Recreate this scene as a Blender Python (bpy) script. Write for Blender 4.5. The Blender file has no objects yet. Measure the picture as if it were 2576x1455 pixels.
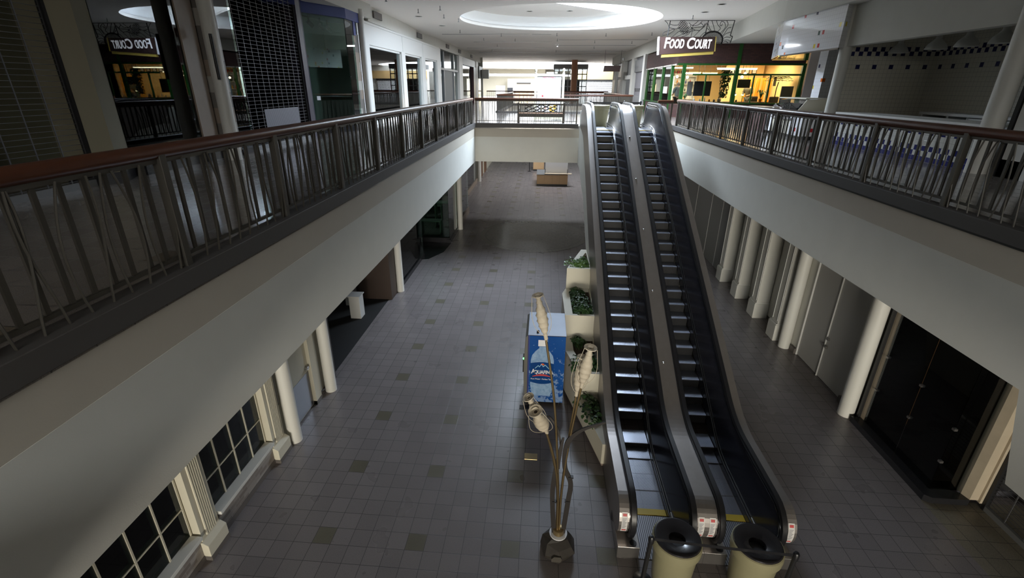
import bpy, bmesh, math, random
from mathutils import Vector, Matrix, noise
random.seed(7)
SC = bpy.context.scene
COL = SC.collection
R = math.radians
PI = math.pi

# ------------------------------------------------------------------ camera
# world: metres, z = 0 is the lower floor, y runs down the mall, x to the right
cam_d = bpy.data.cameras.new('camera')
cam = bpy.data.objects.new('camera', cam_d)
COL.objects.link(cam)
cam.location = (2.0004, -7.0137, 6.8511)
_p, _y, _r = 0.384921, -0.0758217, 0.0055311
_F = Vector((math.sin(_y) * math.cos(_p), math.cos(_y) * math.cos(_p), -math.sin(_p)))
_R0 = Vector((math.cos(_y), -math.sin(_y), 0))
_U0 = _R0.cross(_F)
_R = _R0 * math.cos(_r) + _U0 * math.sin(_r)
_U = -_R0 * math.sin(_r) + _U0 * math.cos(_r)
cam.rotation_euler = Matrix((_R, _U, -_F)).transposed().to_euler()
cam_d.sensor_width = 36.0
cam_d.lens = 1185.45 / 2576 * 36
cam_d.shift_x = (1288 - 1273.78) / 2576
cam_d.shift_y = (698.32 - 727.5) / 2576
cam_d.clip_start = 0.05
cam_d.clip_end = 300
SC.camera = cam

# ------------------------------------------------------------------ view, sky, daylight, fill lamps
SC.view_settings.view_transform = 'Standard'
SC.view_settings.look = 'None'
SC.view_settings.gamma = 1.0
SC.view_settings.use_curve_mapping = False
SC.view_settings.exposure = 1.0
SC.cycles.max_bounces = 8
SC.cycles.diffuse_bounces = 5
SC.cycles.glossy_bounces = 4
SC.cycles.transparent_max_bounces = 12
SC.cycles.transmission_bounces = 4
SC.cycles.caustics_reflective = False
SC.cycles.caustics_refractive = False
SC.cycles.sample_clamp_indirect = 6.0

w = bpy.data.worlds.new('sky')
SC.world = w
w.use_nodes = True
w.node_tree.nodes['Background'].inputs[0].default_value = (0.80, 0.90, 1.0, 1)
w.node_tree.nodes['Background'].inputs[1].default_value = 4.0


def area(name, loc, size, power, col, rot=(0, 0, 0), size_y=None, shape=None):
    d = bpy.data.lights.new(name, 'AREA')
    d.energy = power
    d.color = col
    d.size = size
    if size_y:
        d.shape = 'RECTANGLE'
        d.size_y = size_y
    if shape:
        d.shape = shape
    o = bpy.data.objects.new(name, d)
    o.location = loc
    o.rotation_euler = rot
    COL.objects.link(o)
    return o


DAY = (0.70, 0.83, 1.0)
# daylight falling through the round skylight over the well and the big dome far down the mall
area('skylight_daylight', (4.35, 14.9, 10.42), 4.6, 1400, DAY, shape='DISK')
area('rear_fill', (2.5, -17.0, 10.3), 7.0, 760, (1.0, 0.95, 0.84), (R(15), 0, 0), size_y=5.6)  # added warm fill from behind the viewer, not a known skylight
area('far_dome_daylight', (0.0, 66.0, 12.5), 18.0, 6500, (0.95, 0.96, 1.0))
area('second_well_fill', (3.0, 29.5, 9.5), 5.0, 600, (0.9, 0.94, 1.0), size_y=1.2)  # added fill hung under the closed ceiling to brighten the second well

area('low_rear_fill', (3.0, -31.5, 1.9), 13.0, 3200, (1.0, 0.94, 0.82), (R(90), 0, 0), size_y=3.2)  # invented low fill shining down the mall, no entrance stands here

# ------------------------------------------------------------------ node helpers
def rgb(c):
    return (c[0], c[1], c[2], 1.0)


class NT:
    def __init__(s, name):
        s.m = bpy.data.materials.new(name)
        s.m.use_nodes = True
        s.t = s.m.node_tree
        s.n = s.t.nodes
        s.b = s.n['Principled BSDF']
        s.out = s.n['Material Output']

    def new(s, typ, **kw):
        n = s.n.new(typ)
        for k, v in kw.items():
            setattr(n, k, v)
        return n

    def put(s, sock, v):
        if isinstance(v, bpy.types.NodeSocket):
            s.t.links.new(v, sock)
        elif isinstance(v, (tuple, list)) and len(v) == 3 and sock.type == 'RGBA':
            sock.default_value = rgb(v)
        else:
            sock.default_value = v

    def m2(s, op, a, b=0.0, c=0.0):
        n = s.new('ShaderNodeMath', operation=op)
        s.put(n.inputs[0], a)
        s.put(n.inputs[1], b)
        if op in ('MULTIPLY_ADD', 'SMOOTH_MIN', 'COMPARE'):
            s.put(n.inputs[2], c)
        return n.outputs[0]

    def mix(s, f, a, b):
        n = s.new('ShaderNodeMix', data_type='RGBA')
        s.put(n.inputs['Factor'], f)
        s.put(n.inputs[6], a)
        s.put(n.inputs[7], b)
        return n.outputs[2]

    def pos(s):
        g = s.new('ShaderNodeNewGeometry')
        x = s.new('ShaderNodeSeparateXYZ')
        s.t.links.new(g.outputs['Position'], x.inputs[0])
        return g.outputs['Position'], x.outputs[0], x.outputs[1], x.outputs[2]

    def obj(s):
        g = s.new('ShaderNodeTexCoord')
        x = s.new('ShaderNodeSeparateXYZ')
        s.t.links.new(g.outputs['Object'], x.inputs[0])
        return g.outputs['Object'], x.outputs[0], x.outputs[1], x.outputs[2]

    def noise(s, vec, scale, detail=2.0, rough=0.5):
        n = s.new('ShaderNodeTexNoise')
        s.put(n.inputs['Vector'], vec)
        n.inputs['Scale'].default_value = scale
        n.inputs['Detail'].default_value = detail
        n.inputs['Roughness'].default_value = rough
        return n.outputs['Fac']

    def white(s, a, b):
        c = s.new('ShaderNodeCombineXYZ')
        s.put(c.inputs[0], a)
        s.put(c.inputs[1], b)
        n = s.new('ShaderNodeTexWhiteNoise', noise_dimensions='2D')
        s.t.links.new(c.outputs[0], n.inputs['Vector'])
        return n.outputs['Value']

    def bump(s, h, strength=0.2, dist=0.01):
        n = s.new('ShaderNodeBump')
        n.inputs['Strength'].default_value = strength
        n.inputs['Distance'].default_value = dist
        s.put(n.inputs['Height'], h)
        s.t.links.new(n.outputs[0], s.b.inputs['Normal'])

    def fin(s, col=None, rough=None, metal=None, spec=None):
        if col is not None:
            s.put(s.b.inputs['Base Color'], col)
        if rough is not None:
            s.put(s.b.inputs['Roughness'], rough)
        if metal is not None:
            s.put(s.b.inputs['Metallic'], metal)
        if spec is not None:
            s.put(s.b.inputs['Specular IOR Level'], spec)
        return s.m


def plain(name, col, rough=0.5, metal=0.0, var=0.0, vscale=3.0, spec=0.5, bump=0.0, bscale=60.0):
    t = NT(name)
    c = col
    if var > 0 or bump > 0:
        p = t.obj()[0]
        if var > 0:
            f = t.noise(p, vscale, 3.0)
            lo = tuple(max(0.0, x * (1 - var)) for x in col)
            hi = tuple(min(1.0, x * (1 + var)) for x in col)
            c = t.mix(f, lo, hi)
        if bump > 0:
            t.bump(t.noise(p, bscale, 2.0), bump, 0.004)
    return t.fin(c, rough, metal, spec)


def emit(name, col, strength):
    t = NT(name)
    t.b.inputs['Base Color'].default_value = rgb(col)
    t.b.inputs['Emission Color'].default_value = rgb(col)
    t.b.inputs['Emission Strength'].default_value = strength
    return t.m


def glass(name, tint=(0.72, 0.84, 0.80), ior=1.5, base=0.0):
    """thin architectural pane: tinted see-through with a sharp mirror reflection that grows at grazing angles"""
    t = NT(name)
    t.n.remove(t.b)
    tr = t.new('ShaderNodeBsdfTransparent')
    tr.inputs[0].default_value = rgb(tint)
    gl = t.new('ShaderNodeBsdfGlossy')
    gl.inputs['Roughness'].default_value = 0.0
    gl.inputs['Color'].default_value = (0.95, 0.98, 1.0, 1)
    fr = t.new('ShaderNodeFresnel')
    fr.inputs[0].default_value = ior
    mx = t.new('ShaderNodeMixShader')
    f = t.m2('ADD', fr.outputs[0], base)
    t.t.links.new(f, mx.inputs[0])
    t.t.links.new(tr.outputs[0], mx.inputs[1])
    t.t.links.new(gl.outputs[0], mx.inputs[2])
    t.t.links.new(mx.outputs[0], t.out.inputs['Surface'])
    return t.m


TILE = 0.3048


def floor_tiles(name, base, accent, rough, spec, accents=True, ring=False, grout=(0.05, 0.047, 0.045)):
    t = NT(name)
    P, x, y, z = t.pos()
    u = t.m2('DIVIDE', x, TILE)
    v = t.m2('DIVIDE', y, TILE)
    fu, fv = t.m2('FRACT', u), t.m2('FRACT', v)
    iu, iv = t.m2('FLOOR', u), t.m2('FLOOR', v)
    du = t.m2('SUBTRACT', 0.5, t.m2('ABSOLUTE', t.m2('SUBTRACT', fu, 0.5)))
    dv = t.m2('SUBTRACT', 0.5, t.m2('ABSOLUTE', t.m2('SUBTRACT', fv, 0.5)))
    line = t.m2('LESS_THAN', t.m2('MINIMUM', du, dv), 0.013)
    rnd = t.white(iu, iv)
    speck = t.noise(P, 150.0, 2.0, 0.7)
    sp = t.m2('MULTIPLY', t.m2('SUBTRACT', speck, 0.5), 1.6)
    k = t.m2('ADD', t.m2('MULTIPLY', rnd, 0.16), t.m2('ADD', 0.92, sp))
    dark = t.m2('GREATER_THAN', t.noise(P, 70.0, 1.0, 0.5), 0.70)
    kk = t.m2('MULTIPLY', k, t.m2('SUBTRACT', 1.0, t.m2('MULTIPLY', dark, 0.4)))
    vm = t.new('ShaderNodeVectorMath', operation='SCALE')
    if accents:
        a1 = t.m2('LESS_THAN', t.m2('ABSOLUTE', t.m2('FLOORED_MODULO', iu, 5.0)), 0.5)
        a2 = t.m2('GREATER_THAN', t.m2('FLOORED_MODULO', iv, 5.0), 3.5)
        a3 = t.m2('MULTIPLY', t.m2('GREATER_THAN', iu, -6.0), t.m2('LESS_THAN', iu, 14.0))
        acc = t.m2('MULTIPLY', t.m2('MULTIPLY', a1, a2), a3)
        bc = t.mix(acc, base, accent)
    else:
        bc = t.mix(0.0, base, accent)
    t.put(vm.inputs[0], bc)
    t.put(vm.inputs['Scale'], kk)
    c = t.mix(line, vm.outputs[0], grout)
    rg = t.m2('ADD', rough, t.m2('MULTIPLY', line, 0.25))
    rg = t.m2('ADD', rg, t.m2('MULTIPLY', t.m2('SUBTRACT', t.noise(P, 1.3, 3.0), 0.5), 0.12))
    t.bump(t.m2('SUBTRACT', 1.0, line), 0.25, 0.002)
    return t.fin(c, rg, 0.0, spec)


def wall_tiles(name, size, field, cells, gloss=0.12, axis='xz', off=(0.0, 0.0), grout=(0.25, 0.24, 0.22)):
    """square ceramic tiles; cells(t, i, j) gives a list of (mask, colour)"""
    t = NT(name)
    P, x, y, z = t.pos()
    a = y if axis == 'yz' else x
    if axis == 'xyz':
        a = t.m2('ADD', x, y)
    u = t.m2('DIVIDE', t.m2('SUBTRACT', a, off[0]), size)
    v = t.m2('DIVIDE', t.m2('SUBTRACT', z, off[1]), size)
    fu, fv, iu, iv = t.m2('FRACT', u), t.m2('FRACT', v), t.m2('FLOOR', u), t.m2('FLOOR', v)
    du = t.m2('SUBTRACT', 0.5, t.m2('ABSOLUTE', t.m2('SUBTRACT', fu, 0.5)))
    dv = t.m2('SUBTRACT', 0.5, t.m2('ABSOLUTE', t.m2('SUBTRACT', fv, 0.5)))
    line = t.m2('LESS_THAN', t.m2('MINIMUM', du, dv), 0.022)
    c = t.mix(0.0, field, field)
    for mask, colr in cells(t, iu, iv):
        c = t.mix(mask, c, colr)
    c = t.mix(line, c, grout)
    t.bump(t.m2('SUBTRACT', 1.0, line), 0.3, 0.002)
    return t.fin(c, t.m2('ADD', gloss, t.m2('MULTIPLY', line, 0.5)), 0.0, 0.5)


def bricks(name, c1, c2, mortar, w_, h_, axis='xz', rough=0.8):
    t = NT(name)
    P, x, y, z = t.pos()
    cb = t.new('ShaderNodeCombineXYZ')
    t.put(cb.inputs[0], t.m2('ADD', x, y))
    t.put(cb.inputs[1], z)
    b = t.new('ShaderNodeTexBrick')
    t.t.links.new(cb.outputs[0], b.inputs['Vector'])
    b.inputs['Color1'].default_value = rgb(c1)
    b.inputs['Color2'].default_value = rgb(c2)
    b.inputs['Mortar'].default_value = rgb(mortar)
    b.inputs['Scale'].default_value = 1.0
    b.inputs['Mortar Size'].default_value = 0.006
    b.inputs['Brick Width'].default_value = w_
    b.inputs['Row Height'].default_value = h_
    return t.fin(b.outputs['Color'], rough)


def wood(name, c1, c2, rough=0.35, scale=(1, 12, 12)):
    t = NT(name)
    P = t.obj()[0]
    mp = t.new('ShaderNodeMapping')
    mp.inputs['Scale'].default_value = scale
    t.t.links.new(P, mp.inputs[0])
    f = t.noise(mp.outputs[0], 4.0, 4.0, 0.6)
    return t.fin(t.mix(f, c1, c2), rough, 0.0, 0.5)


def stripes(name, c1, c2, period, duty, axis='z', rough=0.5, metal=0.0):
    t = NT(name)
    P, x, y, z = t.pos()
    a = {'x': x, 'y': y, 'z': z}[axis]
    f = t.m2('LESS_THAN', t.m2('FRACT', t.m2('DIVIDE', a, period)), duty)
    return t.fin(t.mix(f, c1, c2), rough, metal)

# ------------------------------------------------------------------ mesh helpers
ORG = {}


def org(o):
    return ORG.get(o.name, Vector((0, 0, 0)))


def tag(o, label=None, cat=None, group=None, kind=None):
    if label:
        o['label'] = label
    if cat:
        o['category'] = cat
    if group:
        o['group'] = group
    if kind:
        o['kind'] = kind
    return o


def thing(name, label, cat, loc, group=None):
    o = bpy.data.objects.new(name, None)
    o.empty_display_size = 0.1
    o.location = loc
    COL.objects.link(o)
    ORG[o.name] = Vector(loc)
    return tag(o, label, cat, group)


class MB:
    """collects world-space geometry and links it as ONE mesh object"""
    def __init__(s):
        s.v, s.f = [], []

    def add(s, vs, fs):
        b = len(s.v)
        s.v += [tuple(v) for v in vs]
        s.f += [tuple(b + i for i in f) for f in fs]
        return s

    def box(s, x0, x1, y0, y1, z0, z1):
        return s.add([(x0, y0, z0), (x1, y0, z0), (x1, y1, z0), (x0, y1, z0), (x0, y0, z1), (x1, y0, z1), (x1, y1, z1), (x0, y1, z1)],
                     [(0, 3, 2, 1), (4, 5, 6, 7), (0, 1, 5, 4), (1, 2, 6, 5), (2, 3, 7, 6), (3, 0, 4, 7)])

    def prism(s, poly, axis, a, b):
        n = len(poly)
        def P(p, t):
            return {'x': (t, p[0], p[1]), 'y': (p[0], t, p[1]), 'z': (p[0], p[1], t)}[axis]
        vs = [P(p, a) for p in poly] + [P(p, b) for p in poly]
        fs = [tuple(range(n)), tuple(range(2 * n - 1, n - 1, -1))]
        fs += [(i, n + i, n + (i + 1) % n, (i + 1) % n) for i in range(n)]
        return s.add(vs, fs)

    def tube(s, pts, r, n=8, closed=False, caps=True, flat=None):
        """round bar along pts; r number or list; flat=(a,b) gives a rectangular section"""
        pts = [Vector(p) for p in pts]
        m = len(pts)
        rs = r if isinstance(r, (list, tuple)) else [r] * m
        prev = None
        vs, fs = [], []
        for i in range(m):
            if closed:
                d = pts[(i + 1) % m] - pts[i - 1]
            else:
                d = pts[min(i + 1, m - 1)] - pts[max(i - 1, 0)]
            d = d.normalized() if d.length > 1e-9 else Vector((0, 0, 1))
            if prev is None:
                a = Vector((1, 0, 0)) if abs(d.x) < 0.8 else Vector((0, 1, 0))
                u = (a - d * a.dot(d)).normalized()
            else:
                u = (prev - d * prev.dot(d))
                u = u.normalized() if u.length > 1e-6 else prev
            prev = u
            w_ = d.cross(u)
            if flat:
                for (sa, sb) in ((1, 1), (-1, 1), (-1, -1), (1, -1)):
                    vs.append(pts[i] + u * sa * flat[0] + w_ * sb * flat[1])
            else:
                for k in range(n):
                    q = 2 * PI * k / n
                    vs.append(pts[i] + (u * math.cos(q) + w_ * math.sin(q)) * rs[i])
        k_ = 4 if flat else n
        last = m if closed else m - 1
        for i in range(last):
            j = (i + 1) % m
            for k in range(k_):
                l = (k + 1) % k_
                fs.append((i * k_ + k, i * k_ + l, j * k_ + l, j * k_ + k))
        if caps and not closed:
            fs.append(tuple(range(k_ - 1, -1, -1)))
            fs.append(tuple((m - 1) * k_ + k for k in range(k_)))
        return s.add(vs, fs)

    def lathe(s, prof, c, n=24, cap=True):
        vs, fs = [], []
        m = len(prof)
        for (r, z) in prof:
            for k in range(n):
                q = 2 * PI * k / n
                vs.append((c[0] + r * math.cos(q), c[1] + r * math.sin(q), c[2] + z))
        for i in range(m - 1):
            for k in range(n):
                l = (k + 1) % n
                fs.append((i * n + k, i * n + l, (i + 1) * n + l, (i + 1) * n + k))
        if cap:
            fs.append(tuple(range(n - 1, -1, -1)))
            fs.append(tuple((m - 1) * n + k for k in range(n)))
        return s.add(vs, fs)

    def quad(s, a, b, c, d):
        return s.add([a, b, c, d], [(0, 1, 2, 3)])

    def loft(s, rows, closed=False):
        """rows: list of equal-length point lists"""
        m, n = len(rows), len(rows[0])
        vs = [p for r_ in rows for p in r_]
        fs = []
        for i in range(m - 1):
            for k in range(n if closed else n - 1):
                l = (k + 1) % n
                fs.append((i * n + k, i * n + l, (i + 1) * n + l, (i + 1) * n + k))
        return s.add(vs, fs)

    def build(s, name, mat, parent=None, loc=None, smooth=False, bevel=0.0, fix=True):
        if parent is not None:
            o0 = org(parent)
        else:
            o0 = Vector(loc) if loc is not None else Vector((0, 0, 0))
        me = bpy.data.meshes.new(name)
        me.from_pydata([(v[0] - o0.x, v[1] - o0.y, v[2] - o0.z) for v in s.v], [], s.f)
        if fix:
            bm = bmesh.new()
            bm.from_mesh(me)
            bmesh.ops.recalc_face_normals(bm, faces=bm.faces)
            bm.to_mesh(me)
            bm.free()
        me.materials.append(mat)
        if smooth:
            for p in me.polygons:
                p.use_smooth = True
        o = bpy.data.objects.new(name, me)
        COL.objects.link(o)
        if parent is not None:
            o.parent = parent
        else:
            o.location = o0
        ORG[o.name] = Vector(o0)
        if smooth:
            es = o.modifiers.new('edges', 'EDGE_SPLIT')
            es.split_angle = R(38)
        if bevel > 0:
            b = o.modifiers.new('bevel', 'BEVEL')
            b.width = bevel
            b.segments = 2
            b.limit_method = 'ANGLE'
        return o


def struct(name, mb, mat, **kw):
    o = mb.build(name, mat, **kw)
    o['kind'] = 'structure'
    return o


def copy_tree(o, parent=None, delta=None):
    c = o.copy()
    COL.objects.link(c)
    if parent is not None:
        c.parent = parent
    elif delta is not None:
        c.location = Vector(o.location) + Vector(delta)
        ORG[c.name] = ORG.get(o.name, Vector()) + Vector(delta)
    for ch in list(o.children):
        copy_tree(ch, c)
    return c


def text_mesh(name, body, size, mat, origin, xdir, ydir, parent=None, thick=0.004, bold=0.0, align='CENTER', squeeze=1.0, shear=0.0, loc=None, spacing=1.0):
    """lettering as a mesh lying in the plane spanned by xdir (reading direction) and ydir (up)"""
    cu = bpy.data.curves.new(name, 'FONT')
    cu.body = body
    cu.size = size
    cu.align_x = align
    cu.align_y = 'CENTER'
    cu.extrude = thick
    cu.offset = bold
    cu.shear = shear
    cu.space_character = spacing
    tmp = bpy.data.objects.new(name + '_tmp', cu)
    COL.objects.link(tmp)
    dg = bpy.context.evaluated_depsgraph_get()
    me = bpy.data.meshes.new_from_object(tmp.evaluated_get(dg))
    bpy.data.objects.remove(tmp)
    xd, yd = Vector(xdir).normalized(), Vector(ydir).normalized()
    nd = xd.cross(yd)
    o0 = Vector(origin)
    vs = [o0 + xd * v.co.x * squeeze + yd * v.co.y + nd * v.co.z for v in me.vertices]
    mb = MB()
    mb.add(vs, [tuple(p.vertices) for p in me.polygons])
    return mb.build(name, mat, parent=parent, loc=loc, fix=False)
# ------------------------------------------------------------------ materials
M = {}
M['wall'] = plain('white_paint', (0.60, 0.595, 0.545), 0.75, var=0.04, bump=0.12, bscale=90)
M['band'] = plain('tan_paint', (0.47, 0.43, 0.36), 0.75, var=0.04, bump=0.12, bscale=90)
M['ceil'] = plain('ceiling_paint', (0.82, 0.79, 0.74), 0.85)
M['drum'] = plain('drum_paint', (0.84, 0.84, 0.82), 0.85)
M['curb'] = plain('curb_paint', (0.070, 0.064, 0.060), 0.6)
M['rail'] = plain('taupe_metal', (0.085, 0.077, 0.064), 0.42, 0.35)
M['railwood'] = wood('mahogany_rail', (0.105, 0.034, 0.014), (0.070, 0.021, 0.009), 0.28, (2, 2, 14))
M['floor'] = floor_tiles('terrazzo_tile_floor', (0.200, 0.178, 0.176), (0.135, 0.122, 0.090), 0.29, 0.5)
M['floor_up'] = floor_tiles('upper_tile_floor', (0.235, 0.215, 0.198), (0.18, 0.155, 0.12), 0.14, 0.5)
M['floor_beige'] = floor_tiles('beige_tile_floor', (0.20, 0.18, 0.14), (0.2, 0.18, 0.14), 0.35, 0.45, accents=False)
M['black'] = plain('black_metal', (0.012, 0.012, 0.013), 0.45)
M['rubber'] = plain('black_rubber', (0.010, 0.010, 0.012), 0.38)
M['steel'] = plain('brushed_steel', (0.42, 0.40, 0.38), 0.30, 0.9, var=0.12, vscale=8)
M['deck'] = plain('satin_steel_deck', (0.29, 0.265, 0.25), 0.38, 0.75, var=0.10, vscale=5)
M['chrome'] = plain('polished_trim', (0.62, 0.64, 0.68), 0.14, 1.0)
M['darkpanel'] = plain('dark_panel', (0.030, 0.031, 0.042), 0.17, 0.0, spec=0.6, var=0.3, vscale=6)
M['step'] = plain('step_alloy', (0.34, 0.36, 0.41), 0.30, 0.9)
M['stepband'] = plain('step_riser', (0.02, 0.02, 0.021), 0.5, 0.3)
M['yellow'] = plain('yellow_comb', (0.62, 0.43, 0.03), 0.4)
M['plate'] = stripes('ribbed_plate', (0.52, 0.53, 0.57), (0.14, 0.14, 0.15), 0.032, 0.72, 'x', 0.33, 0.7)
M['label'] = plain('sticker_paper', (0.62, 0.60, 0.58), 0.5)
M['redink'] = plain('red_ink', (0.50, 0.05, 0.05), 0.5)
M['greyink'] = plain('grey_ink', (0.30, 0.30, 0.32), 0.5)
M['cream'] = plain('cream_paint', (0.66, 0.62, 0.50), 0.6, var=0.03)
M['trimwhite'] = plain('white_trim', (0.70, 0.70, 0.67), 0.5)
M['colwhite'] = plain('column_paint', (0.70, 0.69, 0.64), 0.45)
M['olive'] = plain('olive_paint', (0.11, 0.105, 0.065), 0.7)
M['olive_l'] = plain('olive_light_paint', (0.21, 0.19, 0.13), 0.7)
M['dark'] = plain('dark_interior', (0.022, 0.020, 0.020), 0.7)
M['darkred'] = plain('dark_red_board', (0.06, 0.012, 0.010), 0.6)
M['darkbrown'] = plain('dark_brown_wood', (0.045, 0.028, 0.020), 0.5)
M['greyroom'] = plain('grey_green_wall', (0.17, 0.185, 0.165), 0.7)
M['glass'] = glass('shop_glass', (0.70, 0.80, 0.76), 1.52)
M['glass_s'] = glass('pale_shop_glass', (0.80, 0.88, 0.85), 1.40)
M['glass_g'] = glass('green_shop_glass', (0.62, 0.76, 0.70), 1.45)
M['glass_c'] = glass('clear_glass', (0.92, 0.96, 0.95), 1.5)
M['glass_n'] = glass('coated_clear_glass', (0.95, 0.97, 0.96), 1.12)
M['kick'] = plain('kick_stone', (0.13, 0.115, 0.105), 0.5, var=0.1)
M['stone'] = plain('travertine', (0.30, 0.235, 0.185), 0.45, var=0.15, vscale=4)
M['stone_w'] = plain('cream_travertine', (0.46, 0.39, 0.29), 0.45, var=0.12, vscale=5)
M['granite'] = plain('black_granite', (0.018, 0.018, 0.020), 0.22, var=0.5, vscale=60)
M['blue'] = plain('blue_paint', (0.028, 0.045, 0.20), 0.45)
M['brownwood'] = wood('brown_wood', (0.20, 0.085, 0.030), (0.14, 0.055, 0.018), 0.4, (8, 8, 1))
M['green'] = plain('green_frame', (0.014, 0.085, 0.012), 0.4)
M['brick'] = bricks('dark_red_brick', (0.085, 0.035, 0.028), (0.055, 0.024, 0.020), (0.03, 0.02, 0.018), 0.21, 0.075)
M['brickbase'] = bricks('worn_brick_base', (0.34, 0.31, 0.285), (0.17, 0.14, 0.125), (0.28, 0.26, 0.24), 0.24, 0.075)
M['warmwall'] = plain('warm_yellow_wall', (0.80, 0.60, 0.30), 0.7)
M['gold'] = plain('gold_curtain', (0.80, 0.45, 0.06), 0.7)
M['can'] = plain('cream_plastic', (0.27, 0.25, 0.15), 0.36, var=0.05)
M['canlid'] = plain('dark_lid', (0.022, 0.020, 0.022), 0.22)
M['leafmetal'] = plain('bronze_blade', (0.030, 0.026, 0.024), 0.5, 0.4)
M['brass'] = plain('brass_stem', (0.42, 0.31, 0.16), 0.30, 0.9)
M['fabric'] = plain('ivory_fabric', (0.47, 0.41, 0.315), 0.8, bump=0.2, bscale=40)
M['rock'] = plain('dark_rock', (0.030, 0.026, 0.022), 0.45, var=0.4, vscale=9, bump=0.5, bscale=14)
M['leaf'] = plain('ivy_leaf', (0.022, 0.060, 0.014), 0.5, var=0.5, vscale=14)
M['leaf2'] = plain('pale_leaf', (0.10, 0.19, 0.05), 0.45, var=0.4, vscale=12)
M['soil'] = plain('potting_soil', (0.045, 0.028, 0.018), 0.95)
M['vendtop'] = plain('galvanised_top', (0.15, 0.17, 0.205), 0.50, 0.3, var=0.1, vscale=4)
M['greyplastic'] = plain('grey_plastic', (0.13, 0.125, 0.11), 0.5)
M['ltwood'] = wood('maple_panel', (0.52, 0.34, 0.18), (0.44, 0.28, 0.14), 0.45, (6, 6, 1))
M['paper'] = plain('white_card', (0.80, 0.80, 0.82), 0.6)
M['brownsign'] = plain('brown_sign_face', (0.055, 0.030, 0.026), 0.4)
M['signyellow'] = plain('mustard_bar', (0.62, 0.46, 0.10), 0.5)
M['letter'] = emit('lit_letter', (0.95, 0.96, 1.0), 1.1)
M['lamp_glow'] = emit('lamp_glow', (1.0, 0.80, 0.45), 14.0)
M['tube_glow'] = emit('tube_glow', (1.0, 0.93, 0.72), 9.0)
M['ceil_glow'] = emit('downlight_glow', (1.0, 0.90, 0.72), 12.0)
M['screen'] = plain('dark_screen', (0.018, 0.019, 0.022), 0.25)
M['skin'] = plain('skin', (0.50, 0.30, 0.20), 0.55)
M['greycloth'] = plain('grey_cloth', (0.13, 0.14, 0.135), 0.85)
M['smock'] = plain('olive_smock', (0.16, 0.145, 0.10), 0.85)
M['orangehair'] = plain('ginger_hair', (0.45, 0.17, 0.05), 0.7)
M['greyhair'] = plain('greying_hair', (0.32, 0.25, 0.18), 0.7)
M['terracotta'] = plain('orange_pot', (0.62, 0.25, 0.03), 0.5)
M['potolive'] = plain('olive_pot', (0.22, 0.19, 0.09), 0.5)
M['rust'] = plain('copper_column', (0.42, 0.20, 0.11), 0.5)
M['meshgrey'] = plain('grille_rod', (0.12, 0.12, 0.125), 0.5, 0.5)
M['greymetal'] = plain('grey_metal', (0.22, 0.225, 0.23), 0.45, 0.4)
M['slats'] = stripes('shiplap_panel', (0.62, 0.64, 0.52), (0.10, 0.10, 0.08), 0.085, 0.93, 'z', 0.5)
M['gridpanel'] = stripes('slotted_panel', (0.03, 0.03, 0.032), (0.10, 0.10, 0.105), 0.10, 0.9, 'z', 0.5)


def _rest_cells(t, i, j):
    out = []
    return out


def checker(j_lo, j_hi):
    def cells(t, i, j):
        inb = t.m2('MULTIPLY', t.m2('GREATER_THAN', j, j_lo - 0.5), t.m2('LESS_THAN', j, j_hi + 0.5))
        par = t.m2('GREATER_THAN', t.m2('FLOORED_MODULO', t.m2('ADD', i, j), 2.0), 0.5)
        # a sparse row of single squares three tiles below the chequered band
        row = t.m2('LESS_THAN', t.m2('ABSOLUTE', t.m2('SUBTRACT', j, j_lo - 3.0)), 0.5)
        col = t.m2('LESS_THAN', t.m2('ABSOLUTE', t.m2('FLOORED_MODULO', i, 4.0)), 0.5)
        return [(t.m2('MULTIPLY', inb, par), (0.010, 0.012, 0.085)), (t.m2('MULTIPLY', row, col), (0.010, 0.012, 0.085))]
    return cells


M['kitchen'] = wall_tiles('kitchen_tile', 0.108, (0.64, 0.61, 0.52), checker(21, 22), 0.25, 'xyz', (0.0, 5.40))


def counter_cells(t, i, j):
    b0 = t.m2('LESS_THAN', j, 0.5)
    par = t.m2('GREATER_THAN', t.m2('FLOORED_MODULO', t.m2('ADD', i, j), 2.0), 0.5)
    inb = t.m2('MULTIPLY', t.m2('GREATER_THAN', j, 0.5), t.m2('LESS_THAN', j, 2.5))
    row = t.m2('LESS_THAN', t.m2('ABSOLUTE', t.m2('SUBTRACT', j, 5.0)), 0.5)
    col = t.m2('LESS_THAN', t.m2('ABSOLUTE', t.m2('FLOORED_MODULO', i, 3.0)), 0.5)
    blue = (0.010, 0.014, 0.14)
    return [(b0, blue), (t.m2('MULTIPLY', inb, par), blue), (t.m2('MULTIPLY', row, col), blue)]


M['counter_tile'] = wall_tiles('counter_tile', 0.108, (0.66, 0.66, 0.62), counter_cells, 0.15, 'yz', (0.0, 5.40))


def confetti(t, i, j):
    r = t.white(i, j)
    out = []
    lo = 0.955
    cols = [(0.55, 0.02, 0.03), (0.02, 0.02, 0.09), (0.75, 0.16, 0.02), (0.70, 0.55, 0.05), (0.03, 0.07, 0.06)]
    step = (1.0 - lo) / len(cols)
    for k, c in enumerate(cols):
        a = t.m2('MULTIPLY', t.m2('GREATER_THAN', r, lo + k * step), t.m2('LESS_THAN', r, lo + (k + 1) * step))
        out.append((a, c))
    return out


M['stall_tile'] = wall_tiles('white_stall_tile', 0.11, (0.78, 0.78, 0.80), confetti, 0.06, 'xyz', (0.0, 5.40), (0.45, 0.45, 0.46))


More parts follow.
